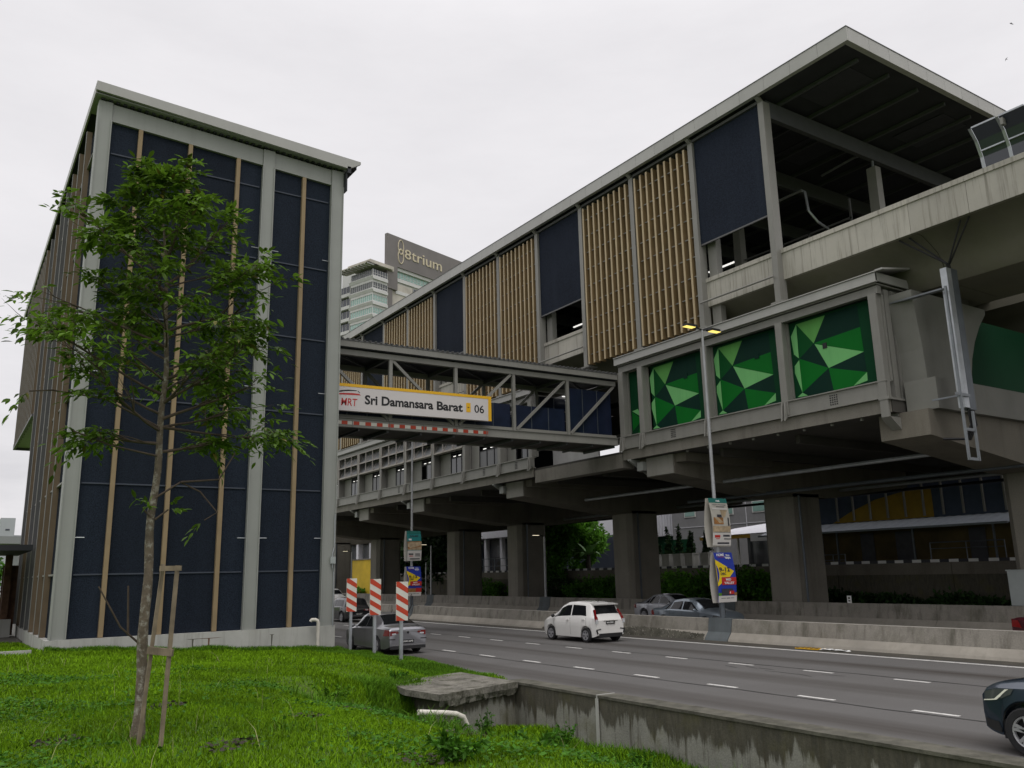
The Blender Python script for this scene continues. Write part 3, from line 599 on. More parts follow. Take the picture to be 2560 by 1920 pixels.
for k in range(52):
    a = -28 + 2.23 * k
    c = MB(); c.prism([(29.32, 14.99), (29.44, 14.97), (29.44, 16.19), (29.32, 16.19)], 'y', a, a + 2.215); c.prism([(29.27, 16.192), (29.55, 16.192), (29.55, 16.37), (29.27, 16.385)], 'y', a, a + 2.222); c.build('parapet_panel', 'parapet', V)
c = MB(); c.box(49.9, 50.1, -28, 90, 14.8, 16.2); c.build('far_parapet', 'concrete_dark', V)
c = MB(); c.box(34.6, 44.6, 18.7, 18.85, 9.3, 13.3); c.build('end_wall', 'gwall', V)
# pipes slung under the crossheads
for x, z, a, b, m_ in ((33.0, 7.12, 17.3, 41.6, 'galv'), (36.2, 6.62, 17.0, 36, 'galv_dark'), (42.5, 7.0, 15, 60, 'galv'), (49.4, 7.3, 10, 100, 'cable')):
    c = MB(); c.tube([(x, a, z), (x, b, z)], .09, 8); c.build('pipe', m_, V)
c = MB(); c.box(49.6, 49.9, 10, 112, 7.62, 8.37); c.build('edge_beam', 'underdeck', V)
c = MB()
for k in range(14): c.box(30.5, 49, 19 + 4.4 * k, 19.2 + 4.4 * k, 8.0, 8.38)
c.build('deck_rib', 'underdeck', V)

# cable riser at the viaduct end
K = thing('cable_riser', 'galvanised cable riser with black cables fanning up to the viaduct above the crosshead end', 'cable riser', (30, 15.75, 6.2))
c = MB(); c.box(29.63, 29.95, 15.63, 15.87, 8.17, 13.4); c.build('trunking', 'galv', K)
c = MB(); c.box(29.97, 30.36, 15.63, 15.89, 8.12, 13.42); c.build('trunking', 'galv_dark', K)
for x in (29.32, 29.97):
    c = MB(); c.box(x - .045, x + .045, 15.55, 15.62, 6.27, 12.6 if x < 29.5 else 8.05); c.build('ladder_rail', 'galv_mid', K)
for z in (6.32, 7.36, 8.6):
    c = MB(); c.box(29.05 if z > 8 else 29.37, 29.92, 15.56, 15.62, z - .05, z + .05); c.box(29.5, 29.56, 15.62, 16.74, z - .03, z + .03) if z > 8 else None; c.build('rung', 'galv_mid', K)
for dx, E_ in ((-.15, (29.5, 17.2, 14.95)), (.0, (29.6, 16.85, 14.95)), (.15, (29.6, 14.85, 14.95)), (.28, (29.55, 14.5, 14.95))):
    c = MB(); c.tube([(29.95 + dx * .6, 15.72, 13.4), (29.9 + dx * .5, 15.7, 13.6), E_], .035, 6); c.build('cable', 'cable', K)
    c = MB(); c.tube([(30.1 + dx * .8, 15.74, 8.2), (30.14 + dx * .8, 15.72, 7.6), (30.0 + dx * .7, 15.9, 7.1), (29.9 + dx * .3, 16.7, 7.2)], .045, 6); c.build('cable', 'cable', K)
c = MB(); c.beam((29.95, 18.1, 12.74), (29.35, 15.68, 12.52), .22, .06); c.build('tray_arm', 'galv_mid', K)

# noise barrier beyond the roof end
N = thing('noise_barrier', 'clear curved noise barrier with galvanised posts on the viaduct parapet', 'noise barrier', (29.4, 6, 16.3))
def nbx(s): return [(29.6, 16.37), (29.52, 16.9), (29.3, 17.45), (28.95, 17.85)]
for k in range(14):
    y = 13.75 - .95 * k
    c = MB(); P = nbx(0); c.loft([[(p[0] + .05, y - .05, p[1]), (p[0] - .03, y - .05, p[1]), (p[0] - .03, y + .05, p[1]), (p[0] + .05, y + .05, p[1])] for p in P], closed=True, caps=True); c.build('post', 'galv', N)
    c = MB(); c.loft([[(p[0], yy, p[1]) for p in P] for yy in (y - .06, y - .89)]); c.build('glazing', 'win_navy', N)
    c = MB(); c.beam((29.4, y - .06, 17.1), (29.4, y - .89, 17.1), .05, .05); c.build('rail', 'galv', N)
    c = MB(); c.beam((28.95, y - .06, 17.87), (28.95, y - .89, 17.87), .05, .06); c.build('rail', 'galv', N)
c = MB(); c.box(28.9, 29.1, 12.6, 12.7, 17.5, 17.75); c.build('bracket', 'steel', N)

# ------------------------------------------------------------------ elevated station
E = thing('elevated_station', 'long elevated station with louvred and navy screened platform storey under a flat pale edged roof', 'station', (39.5, 56, 8.4))
GY = [22.65 + 4.46 * k for k in range(14)]        # column grid
YE = 86.
# roof
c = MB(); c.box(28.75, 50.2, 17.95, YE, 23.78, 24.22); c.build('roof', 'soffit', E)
k = 0; y = 17.78
while y < YE - .1:
    L = 1.43; c = MB(); c.box(28.62, 28.72, y, min(YE, y + L - .012), 23.70, 24.32); c.box(28.72, 28.84, max(y, 18.05), min(YE, y + L - .012), 23.705, 23.75); c.build('roof_fascia', 'fascia', E); y += L
x = 28.73
while x < 50:
    c = MB(); c.box(x, x + 1.4, 17.78, 17.9, 23.70, 24.32); c.box(x, x + 1.4, 17.91, 18.03, 23.705, 23.75); c.build('roof_fascia', 'fascia', E); x += 1.412
c = MB(); c.box(28.6, 50.2, 17.76, YE, 24.325, 24.36); c.build('roof_trim', 'steel_dark', E)
for yy in GY[:9]:
    c = MB(); c.box(29.25, 50, yy - .12, yy + .12, 22.8, 23.62); c.build('roof_beam', 'roof_beam', E)
for x in (30.2, 32.4, 34.6, 36.8, 39, 41.2, 43.4, 45.6, 47.8):
    c = MB(); c.box(x - .06, x + .06, 18.4, 60, 23.6, 23.77); c.build('purlin', 'roof_beam', E)
for i in range(5):
    for j in range(7):
        if (i + j) % 2 == 0: c = MB(); c.box(30.5 + 3.6 * i, 32.6 + 3.6 * i, 19 + 4.46 * j, 21.6 + 4.46 * j, 23.74, 23.765); c.build('soffit_panel', 'soffit_panel', E)
for x, y in ((37.35, 22.65), (37.35, 31.57), (37.35, 40.5)):
    c = MB(); c.prism([(x - .32, 15.2), (x + .32, 15.2), (x + .22, 22.4), (x - .22, 22.4)], 'y', y - .25, y + .25); col = c.build('platform_column', 'steel', E)
    c = MB(); c.tube([(x, y, 22.4), (x, y, 23.3), (x + .3, y + 1.2, 23.6), (x + .6, y + 3.4, 23.6)], .07, 6); c.build('drain_pipe', 'galv', E)
c = MB(); c.tube([(35.2, 27.2, 21.8), (35.2, 25.4, 21.8), (35.3, 25.3, 21.7), (35.3, 25.2, 20.6), (35.7, 25.0, 20.0), (36.5, 25.0, 19.8)], .07, 6); c.build('drain_pipe', 'galv', E)
# far side and platform
c = MB(); c.box(49.7, 49.8, 19, YE, 16.2, 23.7); c.box(29.5, 49.7, YE - .3, YE - .2, 8.4, 23.7); c.build('dark_closure', 'navy_up', E)  # added to close the far side so the interior looks dark
c = MB(); c.box(37.45, 41.6, 20, YE - 1, 15.3, 17.0); c.build('platform', 'underdeck', E)
for k in range(9):
    y = 24.2 + 2.6 * k
    c = MB(); c.box(37.4, 37.5, y, y + .1, 17.0, 20.4 if k % 3 else 21.4); c.build('platform_post', 'steel_dark', E)
c = MB(); c.box(37.4, 37.46, 24.2, 48, 18.2, 18.3); c.box(37.4, 37.46, 24.2, 48, 20.3, 20.4); c.build('platform_rail', 'steel_dark', E)
for yy in (33, 42.5, 47):
    c = MB(); c.box(38.5, 38.6, yy, yy + 2.2, 21.0, 21.08); c.build('ceiling_tube', 'tube_lit', E)
# facade columns, louvres, screens
for k, yy in enumerate(GY):
    c = MB(); c.box(28.98, 29.45, yy - .15, yy + .15, 13.98, 23.5); c.beam((29.2, yy, 23.4), (28.78, yy, 23.72), .18, .16); c.build('facade_column', 'steel', E)
    c = MB(); c.box(28.9, 29.55, yy - .34, yy + .34, 13.9, 13.975); c.build('base_plate', 'steel', E)
c = MB(); c.box(29.0, 29.4, 22.81, YE, 23.505, 23.64); c.build('eaves_beam', 'steel_dark', E)
def bay(k): return GY[k] + .16, GY[k + 1] - .16
for k in range(13):
    a, b = bay(k)
    if k % 3 == 0:       # navy roller screen, open strip below it
        c = MB(); c.box(29.12, 29.16, a, b, 18.1, 23.5); c.build('navy_screen', 'navy_up', E)
        c = MB(); c.box(29.10, 29.18, a, b, 18.02, 18.098); c.build('screen_rail', 'steel_dark', E)
        c = MB(); c.tube([(28.88, a - .1, 15.12), (28.88, b + .1, 15.12)], .045, 6); c.build('pipe_rail', 'steel', E)
        c = MB(); c.box(29.46, 29.8, b - .62, b - .1, 14, 18.3); c.build('inner_column', 'steel', E)
    else:
        n = 9; c = MB()
        for z in [14.6 + 1.0 * i for i in range(9)]: c.box(29.03, 29.07, a, b, z - .025, z + .025)
        c.build('louvre_frame', 'steel', E)
        for i in range(n):
            y = a + (b - a) * (i + .5) / n
            c = MB(); c.box(28.93, 29.33, y - .055, y + .055, 14.02 + .02 * (i % 2), 23.3 + .04 * math.sin(i * 2.1)); fn = c.build('louvre_fin', 'fin_shaded', E)
            c = MB(); c.box(28.91, 28.928, y - .06, y + .06, 14.02, 23.3); c.build('fin_lit_edge', 'fin_lit', fn)  # pale strip; skylight on the outer edge put into its colour
        c = MB(); c.box(29.55, 29.6, a, b, 14.2, 15.6); None
# concourse
def cw(a, b, right):
    c = MB(); c.box(28.9, 29.0, a - .1, b + .1, 13.46, 13.82); c.prism([(28.85, 13.83), (28.85, 13.87), (30.9, 14.3), (30.9, 14.25)], 'y', a - .15, b + .1); c.build('concourse_fascia', 'fascia', E)
    c = MB(); c.box(29.02, 30.9, a, b, 13.4, 13.46); c.box(29.1, 29.35, a, b, 13.05, 13.36); c.build('lintel_beam', 'steel', E)
    c = MB(); c.box(29.03, 29.2, a, b, 8.97, 9.56); c.box(28.96, 29.3, a, b, 9.562, 9.61); c.box(28.96, 29.3, a, b, 8.92, 8.967); c.build('floor_beam', 'steel', E)
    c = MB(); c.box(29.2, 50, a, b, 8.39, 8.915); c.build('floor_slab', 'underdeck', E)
    c = MB(); c.box(29.1, 29.19, a + .05, b - .05, 8.38, 8.91); c.build('slab_edge', 'concrete', E)
cw(18.1, 33.45, 1); cw(41.6, YE, 0)
c = MB(); c.box(28.92, 31.1, 18.0, 18.08, 13.5, 13.85); c.prism([(28.92, 13.86), (31.2, 14.25), (31.2, 14.32), (28.92, 13.93)], 'y', 17.7, 18.0); c.build('concourse_fascia', 'fascia', E)
c = MB(); c.box(29.3, 50, 33.46, 41.58, 8.6, 8.9); c.build('floor_slab', 'underdeck', E)
c = MB(); c.box(29.15, 29.9, 33.5, 41.5, 8.02, 8.75); c.build('edge_beam', 'concrete', E)
c = MB(); c.box(30.6, 30.7, 37.2, 41.6, 9.0, 13.3); c.build('recess_wall', 'b_white', E)
CY = [18.3, 22.8, 27.2, 31.68, 33.2] + [41.7, 45.2] + [49.65 + 4.47 * k for k in range(9)]
for yy in CY:
    c = MB(); c.box(28.97, 29.06, yy - .165, yy + .165, 9.0 if yy > 19 else 8.2, 13.04); c.box(29.06, 29.48, yy - .1, yy - .02, 9.62, 13.04); c.box(29.38, 29.48, yy - .165, yy + .165, 9.62, 13.04); c.build('concourse_column', 'steel', E)
    if yy > 19:
        c = MB()
        for q in (-.05, .12): c.prism([(28.9, 9.55), (28.96, 9.55), (28.96, 8.9), (28.8, 8.75)], 'y', yy + q - .03, yy + q + .03)
        c.build('gusset', 'steel', E)
for x in (29.6, 30.05, 30.45):
    c = MB(); c.box(x, x + .3, 18.16, 18.46, 8.25, 13.3); c.build('end_column', 'steel', E)
c = MB(); c.box(28.95, 30.9, 18.05, 18.5, 8.86, 8.94); c.prism([(28.97, 8.2), (30.7, 8.2), (30.7, 7.95), (29.6, 7.75)], 'y', 18.1, 18.5); c.build('end_bracket', 'steel', E)
for a, b in ((20.3, 20.7), (29.4, 29.75), (43.2, 43.5), (47.0, 47.3), (57.8, 58.05), (59.6, 59.9)):
    c = MB()
    for i in range(4):
        for j in range(5): c.box(29.02, 29.028, a + (b - a) * i / 4, a + (b - a) * (i + .55) / 4, 9.05 + .09 * j, 9.1 + .09 * j)
    c.build('vent_grille', 'black', E)
# green mural behind the right block
pal = ['g6', 'g1', 'g2', 'g3', 'g4', 'g5']
f_ = .9916
def zy(p): return (p[0] * f_, 2.8 + (p[1] - 2.8) * f_)
a_, b_, c_, d_, e_, ff, g_, h_, i_, j_, k_, l_, m_, o_ = (22.44, 13.0), (22.44, 11.47), (22.45, 9.99), (21.66, 11.97), (20.98, 13.02), (19.39, 11.08), (21.06, 10.77), (19.43, 12.11), (20.93, 9.78), (20.02, 9.8), (19.35, 10.24), (22.73, 9.84), (22.07, 9.81), (22.77, 12.53)
POLY = [(2, [a_, d_, e_]), (1, [(21.62, 11.93), ff, g_]), (1, [o_, a_, (22.47, 11.5), (22.7, 11.72)]), (1, [(22.46, 11.42), (22.72, 11.2), (22.74, 10.9), c_]), (1, [j_, (19.37, 9.9), k_]), (1, [l_, c_, (22.2, 9.82)]),
        (3, [d_, h_, ff]), (5, [d_, e_, (19.45, 13.05), h_]), (3, [g_, k_, j_, i_]), (5, [ff, k_, g_]), (4, [a_, b_, d_]), (5, [b_, d_, g_]), (3, [b_, g_, c_]), (5, [g_, i_, m_, c_])]
for s in range(3):
    c = MB(); sh = 4.455 * s
    c.box(29.5, 29.6, 18.5 + sh, 22.75 + sh, 9.5, 13.04, 0)
    for col, P in POLY:
        c.add([(29.495, q[0] + sh, q[1]) for q in map(zy, P)], [tuple(range(len(P)))], col)
    c.build('mural_panel', pal, E)
    c = MB(); c.box(29.47, 29.49, 20.85 + sh if s == 0 else 19.9 + sh, 21.05 + sh if s == 0 else 20.15 + sh, 11.55 if s == 0 else 11.9, 11.78 if s == 0 else 12.15); c.build('wall_box', 'black' if s == 0 else 'g5', E)
c = MB(); c.box(29.5, 29.6, 31.4, 33.5, 9.5, 13.04, 0)
for col, P in ((3, [(32.95, 9.9), (32.95, 10.9), (32.2, 10.4)]), (1, [(32.5, 11.0), (32.2, 10.5), (32.95, 10.95)]), (3, [(32.6, 9.7), (32.0, 9.7), (32.3, 10.2)])): c.add([(29.495, *q) for q in P], [(0, 1, 2)], col)
c.build('mural_panel', pal, E)
# left block: tilted upper panes over a ribbon of windows
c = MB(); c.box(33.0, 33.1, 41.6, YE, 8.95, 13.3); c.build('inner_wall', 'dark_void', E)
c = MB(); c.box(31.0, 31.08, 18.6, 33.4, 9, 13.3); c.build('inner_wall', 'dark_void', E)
LB = [(41.7, 45.2), (45.2, 49.65)] + [(49.65 + 4.47 * k, 49.65 + 4.47 * (k + 1)) for k in range(8)]
for k, (a, b) in enumerate(LB):
    a += .17; b -= .17
    wl = a + (b - a) * .62            # window ribbon fills the right two thirds of the bay
    c = MB(); c.box(29.5, 29.56, wl if k > 1 else b - 1.0, b, 9.6, 11.2); c.box(29.5, 29.56, a, a + .35, 9.6, 11.2)
    c.box(29.5, 29.56, a, b, 9.6, 9.68)
    if k < 2: c.box(29.5, 29.56, a, b, 11.2, 13.05)
    c.build('wall_panel', 'steel', E)
    w0, w1 = a + .36, (wl if k > 1 else b - 1.0)
    n = 3; fr = MB(); pn = MB()
    for i in range(n + 1): y = w0 + (w1 - w0) * i / n; fr.box(29.52, 29.6, y - .03, y + .03, 9.68, 11.2)
    fr.box(29.52, 29.6, w0, w1, 10.78, 10.84); fr.box(29.52, 29.6, w0, w1, 11.14, 11.2)
    f = fr.build('window', 'black', E)
    for i in range(n):
        if i == n - 1 and k in (0, 3): continue
        pn.box(29.55, 29.56, w0 + (w1 - w0) * i / n + .03, w0 + (w1 - w0) * (i + 1) / n - .03, 9.7, 10.78)
    pn.build('pane', 'win_pale' if k in (1, 4, 5) else 'win', f)
    for i in range(3):
        y = w0 + (w1 - w0) * (i + .1) / 3; c = MB(); c.box(29.62, 29.66, y, y + .5, 10.93, 10.985); c.build('ceiling_tube', 'tube_lit', E)
    if k >= 2:
        fr = MB(); fr.box(28.93, 29.0, a, b, 11.24, 11.32); fr.box(28.93, 29.0, a, b, 13.0, 13.05); fr.box(28.94, 28.99, a, b, 12.13, 12.19); fr.box(29.0, 29.3, a, b, 11.22, 11.239)
        for i in range(4): y = a + (b - a) * i / 3; fr.box(28.935, 28.985, y - .032, y + .032, 11.32, 13.0)
        f = fr.build('awning_window', 'frame_pale', E); pn = MB()
        for i in range(3):
            for z0, z1 in ((11.36, 12.12), (12.22, 12.98)):
                p, q = a + (b - a) * i / 3 + .05, a + (b - a) * (i + 1) / 3 - .05
                A, B_, C_, D_ = (29.02, p, z0), (29.02, q, z0), (29.4, q, z1), (29.4, p, z1)
                pn.quad(A, B_, C_, D_, mi=0)
                for u, v in ((A, B_), (B_, C_), (C_, D_), (D_, A)): pn.beam(u, v, .03, .03, 1)
                pn.add([A, D_, (29.42, p, z0)], [(0, 1, 2)], 2); pn.add([B_, C_, (29.42, q, z0)], [(0, 1, 2)], 2)  # black triangles paint the shade in the gaps beside the pane
        pn.build('pane', ['win_pale', 'frame_pale', 'black'], f)
        c = MB(); c.box(29.55, 29.6, a, b, 11.25, 13.05); c.build('shade_backing', 'dark_void', E)  # dark sheet added for the shaded interior behind the panes
# small flood lights along the soffit edge
for k in range(8):
    c = MB(); y = 19.5 + 1.35 * k; c.box(29.3, 29.4, y, y + .09, 8.28, 8.38); c.build('soffit_light', 'steel', E)

# ------------------------------------------------------------------ street furniture
def clip_poly(P, x0, x1, z0, z1):
    for ax, lim, sg in ((0, x0, 1), (0, x1, -1), (1, z0, 1), (1, z1, -1)):
        out = []
        for i in range(len(P)):
            a, b = P[i], P[(i + 1) % len(P)]; da, db = sg * (a[ax] - lim), sg * (b[ax] - lim)
            if da >= 0: out.append(a)
            if da * db < 0: t = da / (da - db); out.append((a[0] + t * (b[0] - a[0]), a[1] + t * (b[1] - a[1])))
        P = out
        if not P: break
    return P
for x, y, z0, z1, lab in ((13.09, 30.95, 1.5, 2.72, 'red and white striped hazard board nearest the tower corner'), (12.66, 27.85, 1.48, 2.69, 'red and white striped hazard board between two others in front of the silver sedan'),
                          (12.23, 24.9, 1.41, 2.6, 'red and white striped hazard board nearest the drain, foremost of its row')):
    t = thing('hazard_marker', lab, 'hazard marker', (x, y, hh(x, y)), 0, 'striped hazard boards along the road edge')
    w = .205
    c = MB(); c.box(-w, w, -.02, .0, z0 - hh(x, y), z1 - hh(x, y)); c.build('board', 'reflect_white', t, local=True)
    c = MB(); H = z1 - z0
    for k in range(5):
        zt = H - .005 - .335 * k
        P = clip_poly([(-w, zt), (-w, zt - .17), (w, zt - .40), (w, zt - .23)] if k else [(-w, H), (-w, H - .14), (w, H - .37), (w, H - .2), (-w + .1, H)], -w, w, 0, H)
        if len(P) > 2: c.add([(p[0], -.024, p[1] + z0 - hh(x, y)) for p in P], [tuple(range(len(P)))])
    c.build('stripe', 'red', t, local=True)
    c = MB(); c.box(-.05, .05, .002, .07, -.25, z1 - .1 - hh(x, y)); c.build('post', 'galv', t, local=True)

def banner(name, lab, x, y, z0, z1, design, skew):
    t = thing(name, lab, 'banner', (x, y, z0), 0, 'advertising banners tied to the lamp posts'); w, h = 1.05, z1 - z0
    def wave(mb):
        mb.v = [(p[0] - w / 2 + skew * (.09 * math.sin(p[2] / h * 3.0) - .06 * p[2] / h), p[1] - .05 * math.sin(p[2] / h * 2.8 + .4), p[2]) for p in mb.v]; return mb
    def sheet(u0, u1, v0, v1, off, th=.004):
        m = MB(); n = 14; m.loft([[(u0 * w, off, (v0 + (v1 - v0) * i / n) * h), (u1 * w, off, (v0 + (v1 - v0) * i / n) * h)] for i in range(n + 1)]); return m
    base = {'expo': 'ban_blue', 'expo2': 'ban_blue', 'home': 'ban_beige', 'sales': 'ban_teal'}[design]
    wave(sheet(0, 1, 0, 1, 0)).build('front_sheet', base, t, local=True)
    b = sheet(-.09, .85, -.01, 1.0, .16); b.v = [(p[0] - w / 2 - skew * .04 * math.sin(p[2] / h * 4), p[1] + .05 * math.sin(p[2] * 2), p[2]) for p in b.v]; b.build('back_sheet', 'ban_beige', t, local=True)
    lay = [0]
    def patch(u0, u1, v0, v1, m_):
        lay[0] += 1; wave(sheet(u0, u1, v0, v1, -.004 - .0012 * lay[0])).build('print', m_, t, local=True)
    def poly(P, m_):
        lay[0] += 1; q = MB(); q.add([(a * w, -.004 - .0012 * lay[0], b_ * h) for a, b_ in P], [tuple(range(len(P)))]); wave(q).build('print', m_, t, local=True)
    def txt(s, u, v, wd, ht, m_, bold=.03):
        q = MB(); lay[0] += 1; text_mesh(q, s, (u * w, -.006 - .0012 * lay[0], v * h), (1, 0, 0), (0, 0, 1), wd * w, ht * h, 0, bold); wave(q).build('lettering', m_, t, local=True)
    if design.startswith('expo'):
        P = [(0, .86), (.93, .62), (.66, .5), (.2, .5), (.2, .38), (.0, .32)]; poly(P, 'ban_yellow')
        txt('HOME', .14, .925, .4, .055, 'ban_text'); txt('live', .64, .93, .2, .035, 'ban_text'); txt('expo', .58, .858, .3, .045, 'ban_text')
        patch(.17, .5, .905, .912, 'ban_red'); patch(.52, .84, .905, .912, 'ban_text')
        txt('9-12', .12, .61, .58, .09, 'ban_dark'); txt('DEC', .17, .545, .29, .05, 'ban_dark')
        patch(.2, .99, .345, .495, 'ban_red'); txt('MID', .42, .43, .28, .045, 'ban_text'); txt('VALLEY', .32, .36, .55, .05, 'ban_text')
        if design == 'expo': patch(.18, .78, .14, .27, 'ban_dark'); patch(.58, .85, .155, .225, 'ban_red'); txt('4', .6, .165, .06, .05, 'ban_text'); patch(.0, .17, .13, .19, 'bush_light'); patch(.86, 1, .13, .19, 'ban_brown')
        else: patch(.0, .6, .12, .26, 'ban_brown'); patch(.6, 1, .12, .27, 'ban_red')
        patch(0, 1, 0, .128, 'ban_white'); patch(.15, .4, .075, .085, 'ban_dark'); patch(.44, .62, .073, .087, 'ban_dark'); patch(.66, .84, .075, .085, 'ban_dark')
    elif design == 'home':
        patch(0, 1, .905, 1, 'ban_green'); poly([(.38, .93), (.43, .97), (.5, .93), (.57, .97), (.62, .93), (.58, .935), (.5, .96), (.42, .935)], 'ban_text')
        txt('Home Package', .15, .85, .75, .03, 'ban_dark', .01); patch(.34, .8, .815, .83, 'ban_dark'); patch(.1, .95, .765, .8, 'ban_white')
        patch(.1, .62, .46, .6, 'ban_brown'); poly([(.15, .6), (.35, .6), (.62, .5), (.4, .48)], 'ban_tan'); patch(.86, .93, .43, .6, 'ban_dark'); patch(.3, .55, .6, .66, 'ban_dark'); poly([(.5, .755), (.9, .755), (.75, .62), (.6, .6)], 'ban_tan')
        patch(.02, .98, .3, .42, 'ban_tan'); patch(.0, 1., .02, .28, 'ban_white'); patch(.1, .4, .18, .235, 'ban_red'); patch(.16, .38, .15, .165, 'ban_red'); patch(.55, .92, .2, .24, 'ban_dark'); patch(.6, .98, .145, .165, 'ban_dark'); patch(.25, .9, .05, .085, 'ban_dark')
    else:
        patch(0, 1, .9, 1, 'ban_green'); txt('SALES', .2, .8, .6, .05, 'ban_dark'); patch(.1, .3, .68, .74, 'ban_text'); patch(0, 1, .36, .64, 'ban_tan'); poly([(.0, .64), (.95, .66), (.93, .47), (.1, .39), (.0, .42)], 'ban_brown')
        patch(0, 1, 0, .34, 'ban_white'); patch(.1, .42, .19, .24, 'ban_dark'); patch(.14, .4, .14, .165, 'ban_red'); patch(.55, .9, .2, .235, 'ban_dark'); patch(.55, .92, .145, .17, 'ban_dark'); patch(.2, .9, .04, .075, 'ban_dark')
    c = MB(); c.tube([(-.02, .08, h * .985), (w * .02, .08, h * .985)], .01, 5); c.box(-.13, .13, .02, .2, h * .97, h * .98); c.build('strap', 'cable', t, local=True)
    return t
banner('advertising_banner', 'pale furniture banner with green header, upper one on the near median lamp post', 26.33, 24.5, 3.66, 5.6, 'home', 1)
banner('advertising_banner', 'blue and yellow 9-12 DEC expo banner, lower one on the near median lamp post', 26.42, 24.5, 1.47, 3.42, 'expo', 1)
banner('advertising_banner', 'teal and brown SALES banner, upper one on the far median lamp post', 26.4, 52.0, 3.74, 5.7, 'sales', .6)
banner('advertising_banner', 'blue and yellow expo banner, lower one on the median lamp post behind the hazard boards', 26.4, 52.0, 1.44, 3.35, 'expo2', .6)
for lab, y in (('twin headed lamp post with yellow lit lamps on the median beside the blue sedan', 24.7), ('twin headed lamp post on the median behind the hazard boards', 52.2)):
    t = thing('street_lamp', lab, 'street lamp', (26.35, y, .84), 0, 'twin headed lamp posts on the median')
    c = MB(); c.tube([(0, 0, 0), (0, 0, 2.4)], [.12, .12], 10); c.build('base_column', 'galv_dark', t, local=True)
    c = MB(); c.tube([(0, 0, 2.4), (0, 0, 12.0)], [.085, .05], 10); c.build('pole', 'lamp_pole', t, local=True)
    c = MB(); c.tube([(-.45, 0, 12.08), (0, 0, 12.0), (.45, 0, 12.08)], .035, 6); c.build('arm', 'lamp_dark', t, local=True)
    for s in (-1, 1):
        c = MB(); P = [(.3, -.06), (.42, -.15), (1.0, -.14), (1.08, -.06), (1.08, .06), (1.0, .14), (.42, .15), (.3, .06)]
        c.prism([(s * a, b) for a, b in P], 'z', 12.04, 12.14); hd = c.build('lamp_head', 'lamp_dark', t, local=True)
        c = MB(); c.box(min(s * .5, s * 1.03), max(s * .5, s * 1.03), -.125, .125, 12.02, 12.038)
        c.v = [(p[0], p[1], p[2] - 0) for p in c.v]; c.build('lamp_lens', 'lamp_lit', hd, local=True)
for lab, y in (('single headed lamp post at the far barrier beside the leafy opening', 52.15), ('single headed lamp post at the far barrier in the dark opening', 70.0), ('single headed lamp post at the far barrier by the yellow wall', 88.3)):
    t = thing('roadside_lamp', lab, 'street lamp', (37.3, y, 1.0), 0, 'single headed lamp posts along the far barrier')
    c = MB(); c.tube([(0, 0, 0), (0, 0, 4.4)], [.09, .07], 8); c.build('pole', 'lamp_pole', t, local=True)
    c = MB(); c.tube([(0, 0, 4.38), (-.5, 0, 4.5)], .03, 6); c.build('arm', 'lamp_dark', t, local=True)
    c = MB(); c.prism([(-.4, -.1), (-1.05, -.12), (-1.05, .12), (-.4, .1)], 'z', 4.48, 4.55); hd = c.build('lamp_head', 'lamp_dark', t, local=True)
    c = MB(); c.box(-1.0, -.5, -.09, .09, 4.462, 4.478); c.build('lamp_lens', 'lamp_lit_pale', hd, local=True)
c = MB(); c.tube([(37.3, 71, .9), (37.3, 71, 3.9)], .06, 8); tag(c.build('signpost', 'lamp_pole'), 'bare grey post standing at the far barrier left of the dark opening lamp', 'post')
t = thing('utility_cabinet', 'pale grey electrical cabinet standing on the far barrier at the right frame edge', 'cabinet', (38.2, 18.0, 1.0))
c = MB(); c.box(37.85, 38.55, 16.2, 19.2, 1.0, 2.42); c.build('body', 'cabinet', t)
c = MB(); c.box(37.82, 38.58, 16.15, 19.25, 2.424, 2.47); c.build('lid', 'cabinet', t)
c = MB(); c.box(37.835, 37.848, 17.7, 17.9, 1.7, 2.1); c.build('handle', 'black', t)
t = thing('junction_pillar', 'small black and white numbered marker post on the far barrier between the piers and cabinet', 'marker post', (37.3, 26.6, 1))
c = MB(); c.box(37.25, 37.3, 26.5, 26.72, 1.0, 1.35); c.build('plate', 'white', t)
c = MB(); c.box(37.242, 37.249, 26.55, 26.65, 1.08, 1.14); c.box(37.242, 37.249, 26.55, 26.65, 1.2, 1.28); c.build('digit', 'black', t)
c = MB(); c.tube([(8.0, 15.55, .2), (8.6, 15.5, .13), (8.82, 15.5, .09), (8.98, 15.5, .02), (9.06, 15.5, -.14)], .055, 12); tag(c.build('plastic_pipe', 'pvc', smooth=True), 'broken white plastic drain pipe lying in the grass by the drain chamber', 'pipe')
t = thing('power_cable', 'thin black cable hanging from the far median lamp post to the barrier', 'cable', (26.3, 52, 1.4)); c = MB(); c.tube([(26.2, 51.9, 1.55), (26.0, 51.6, 1.5), (25.95, 51.4, .9), (25.9, 51.9, .3)], .03, 5); c.build('cable', 'cable', t)

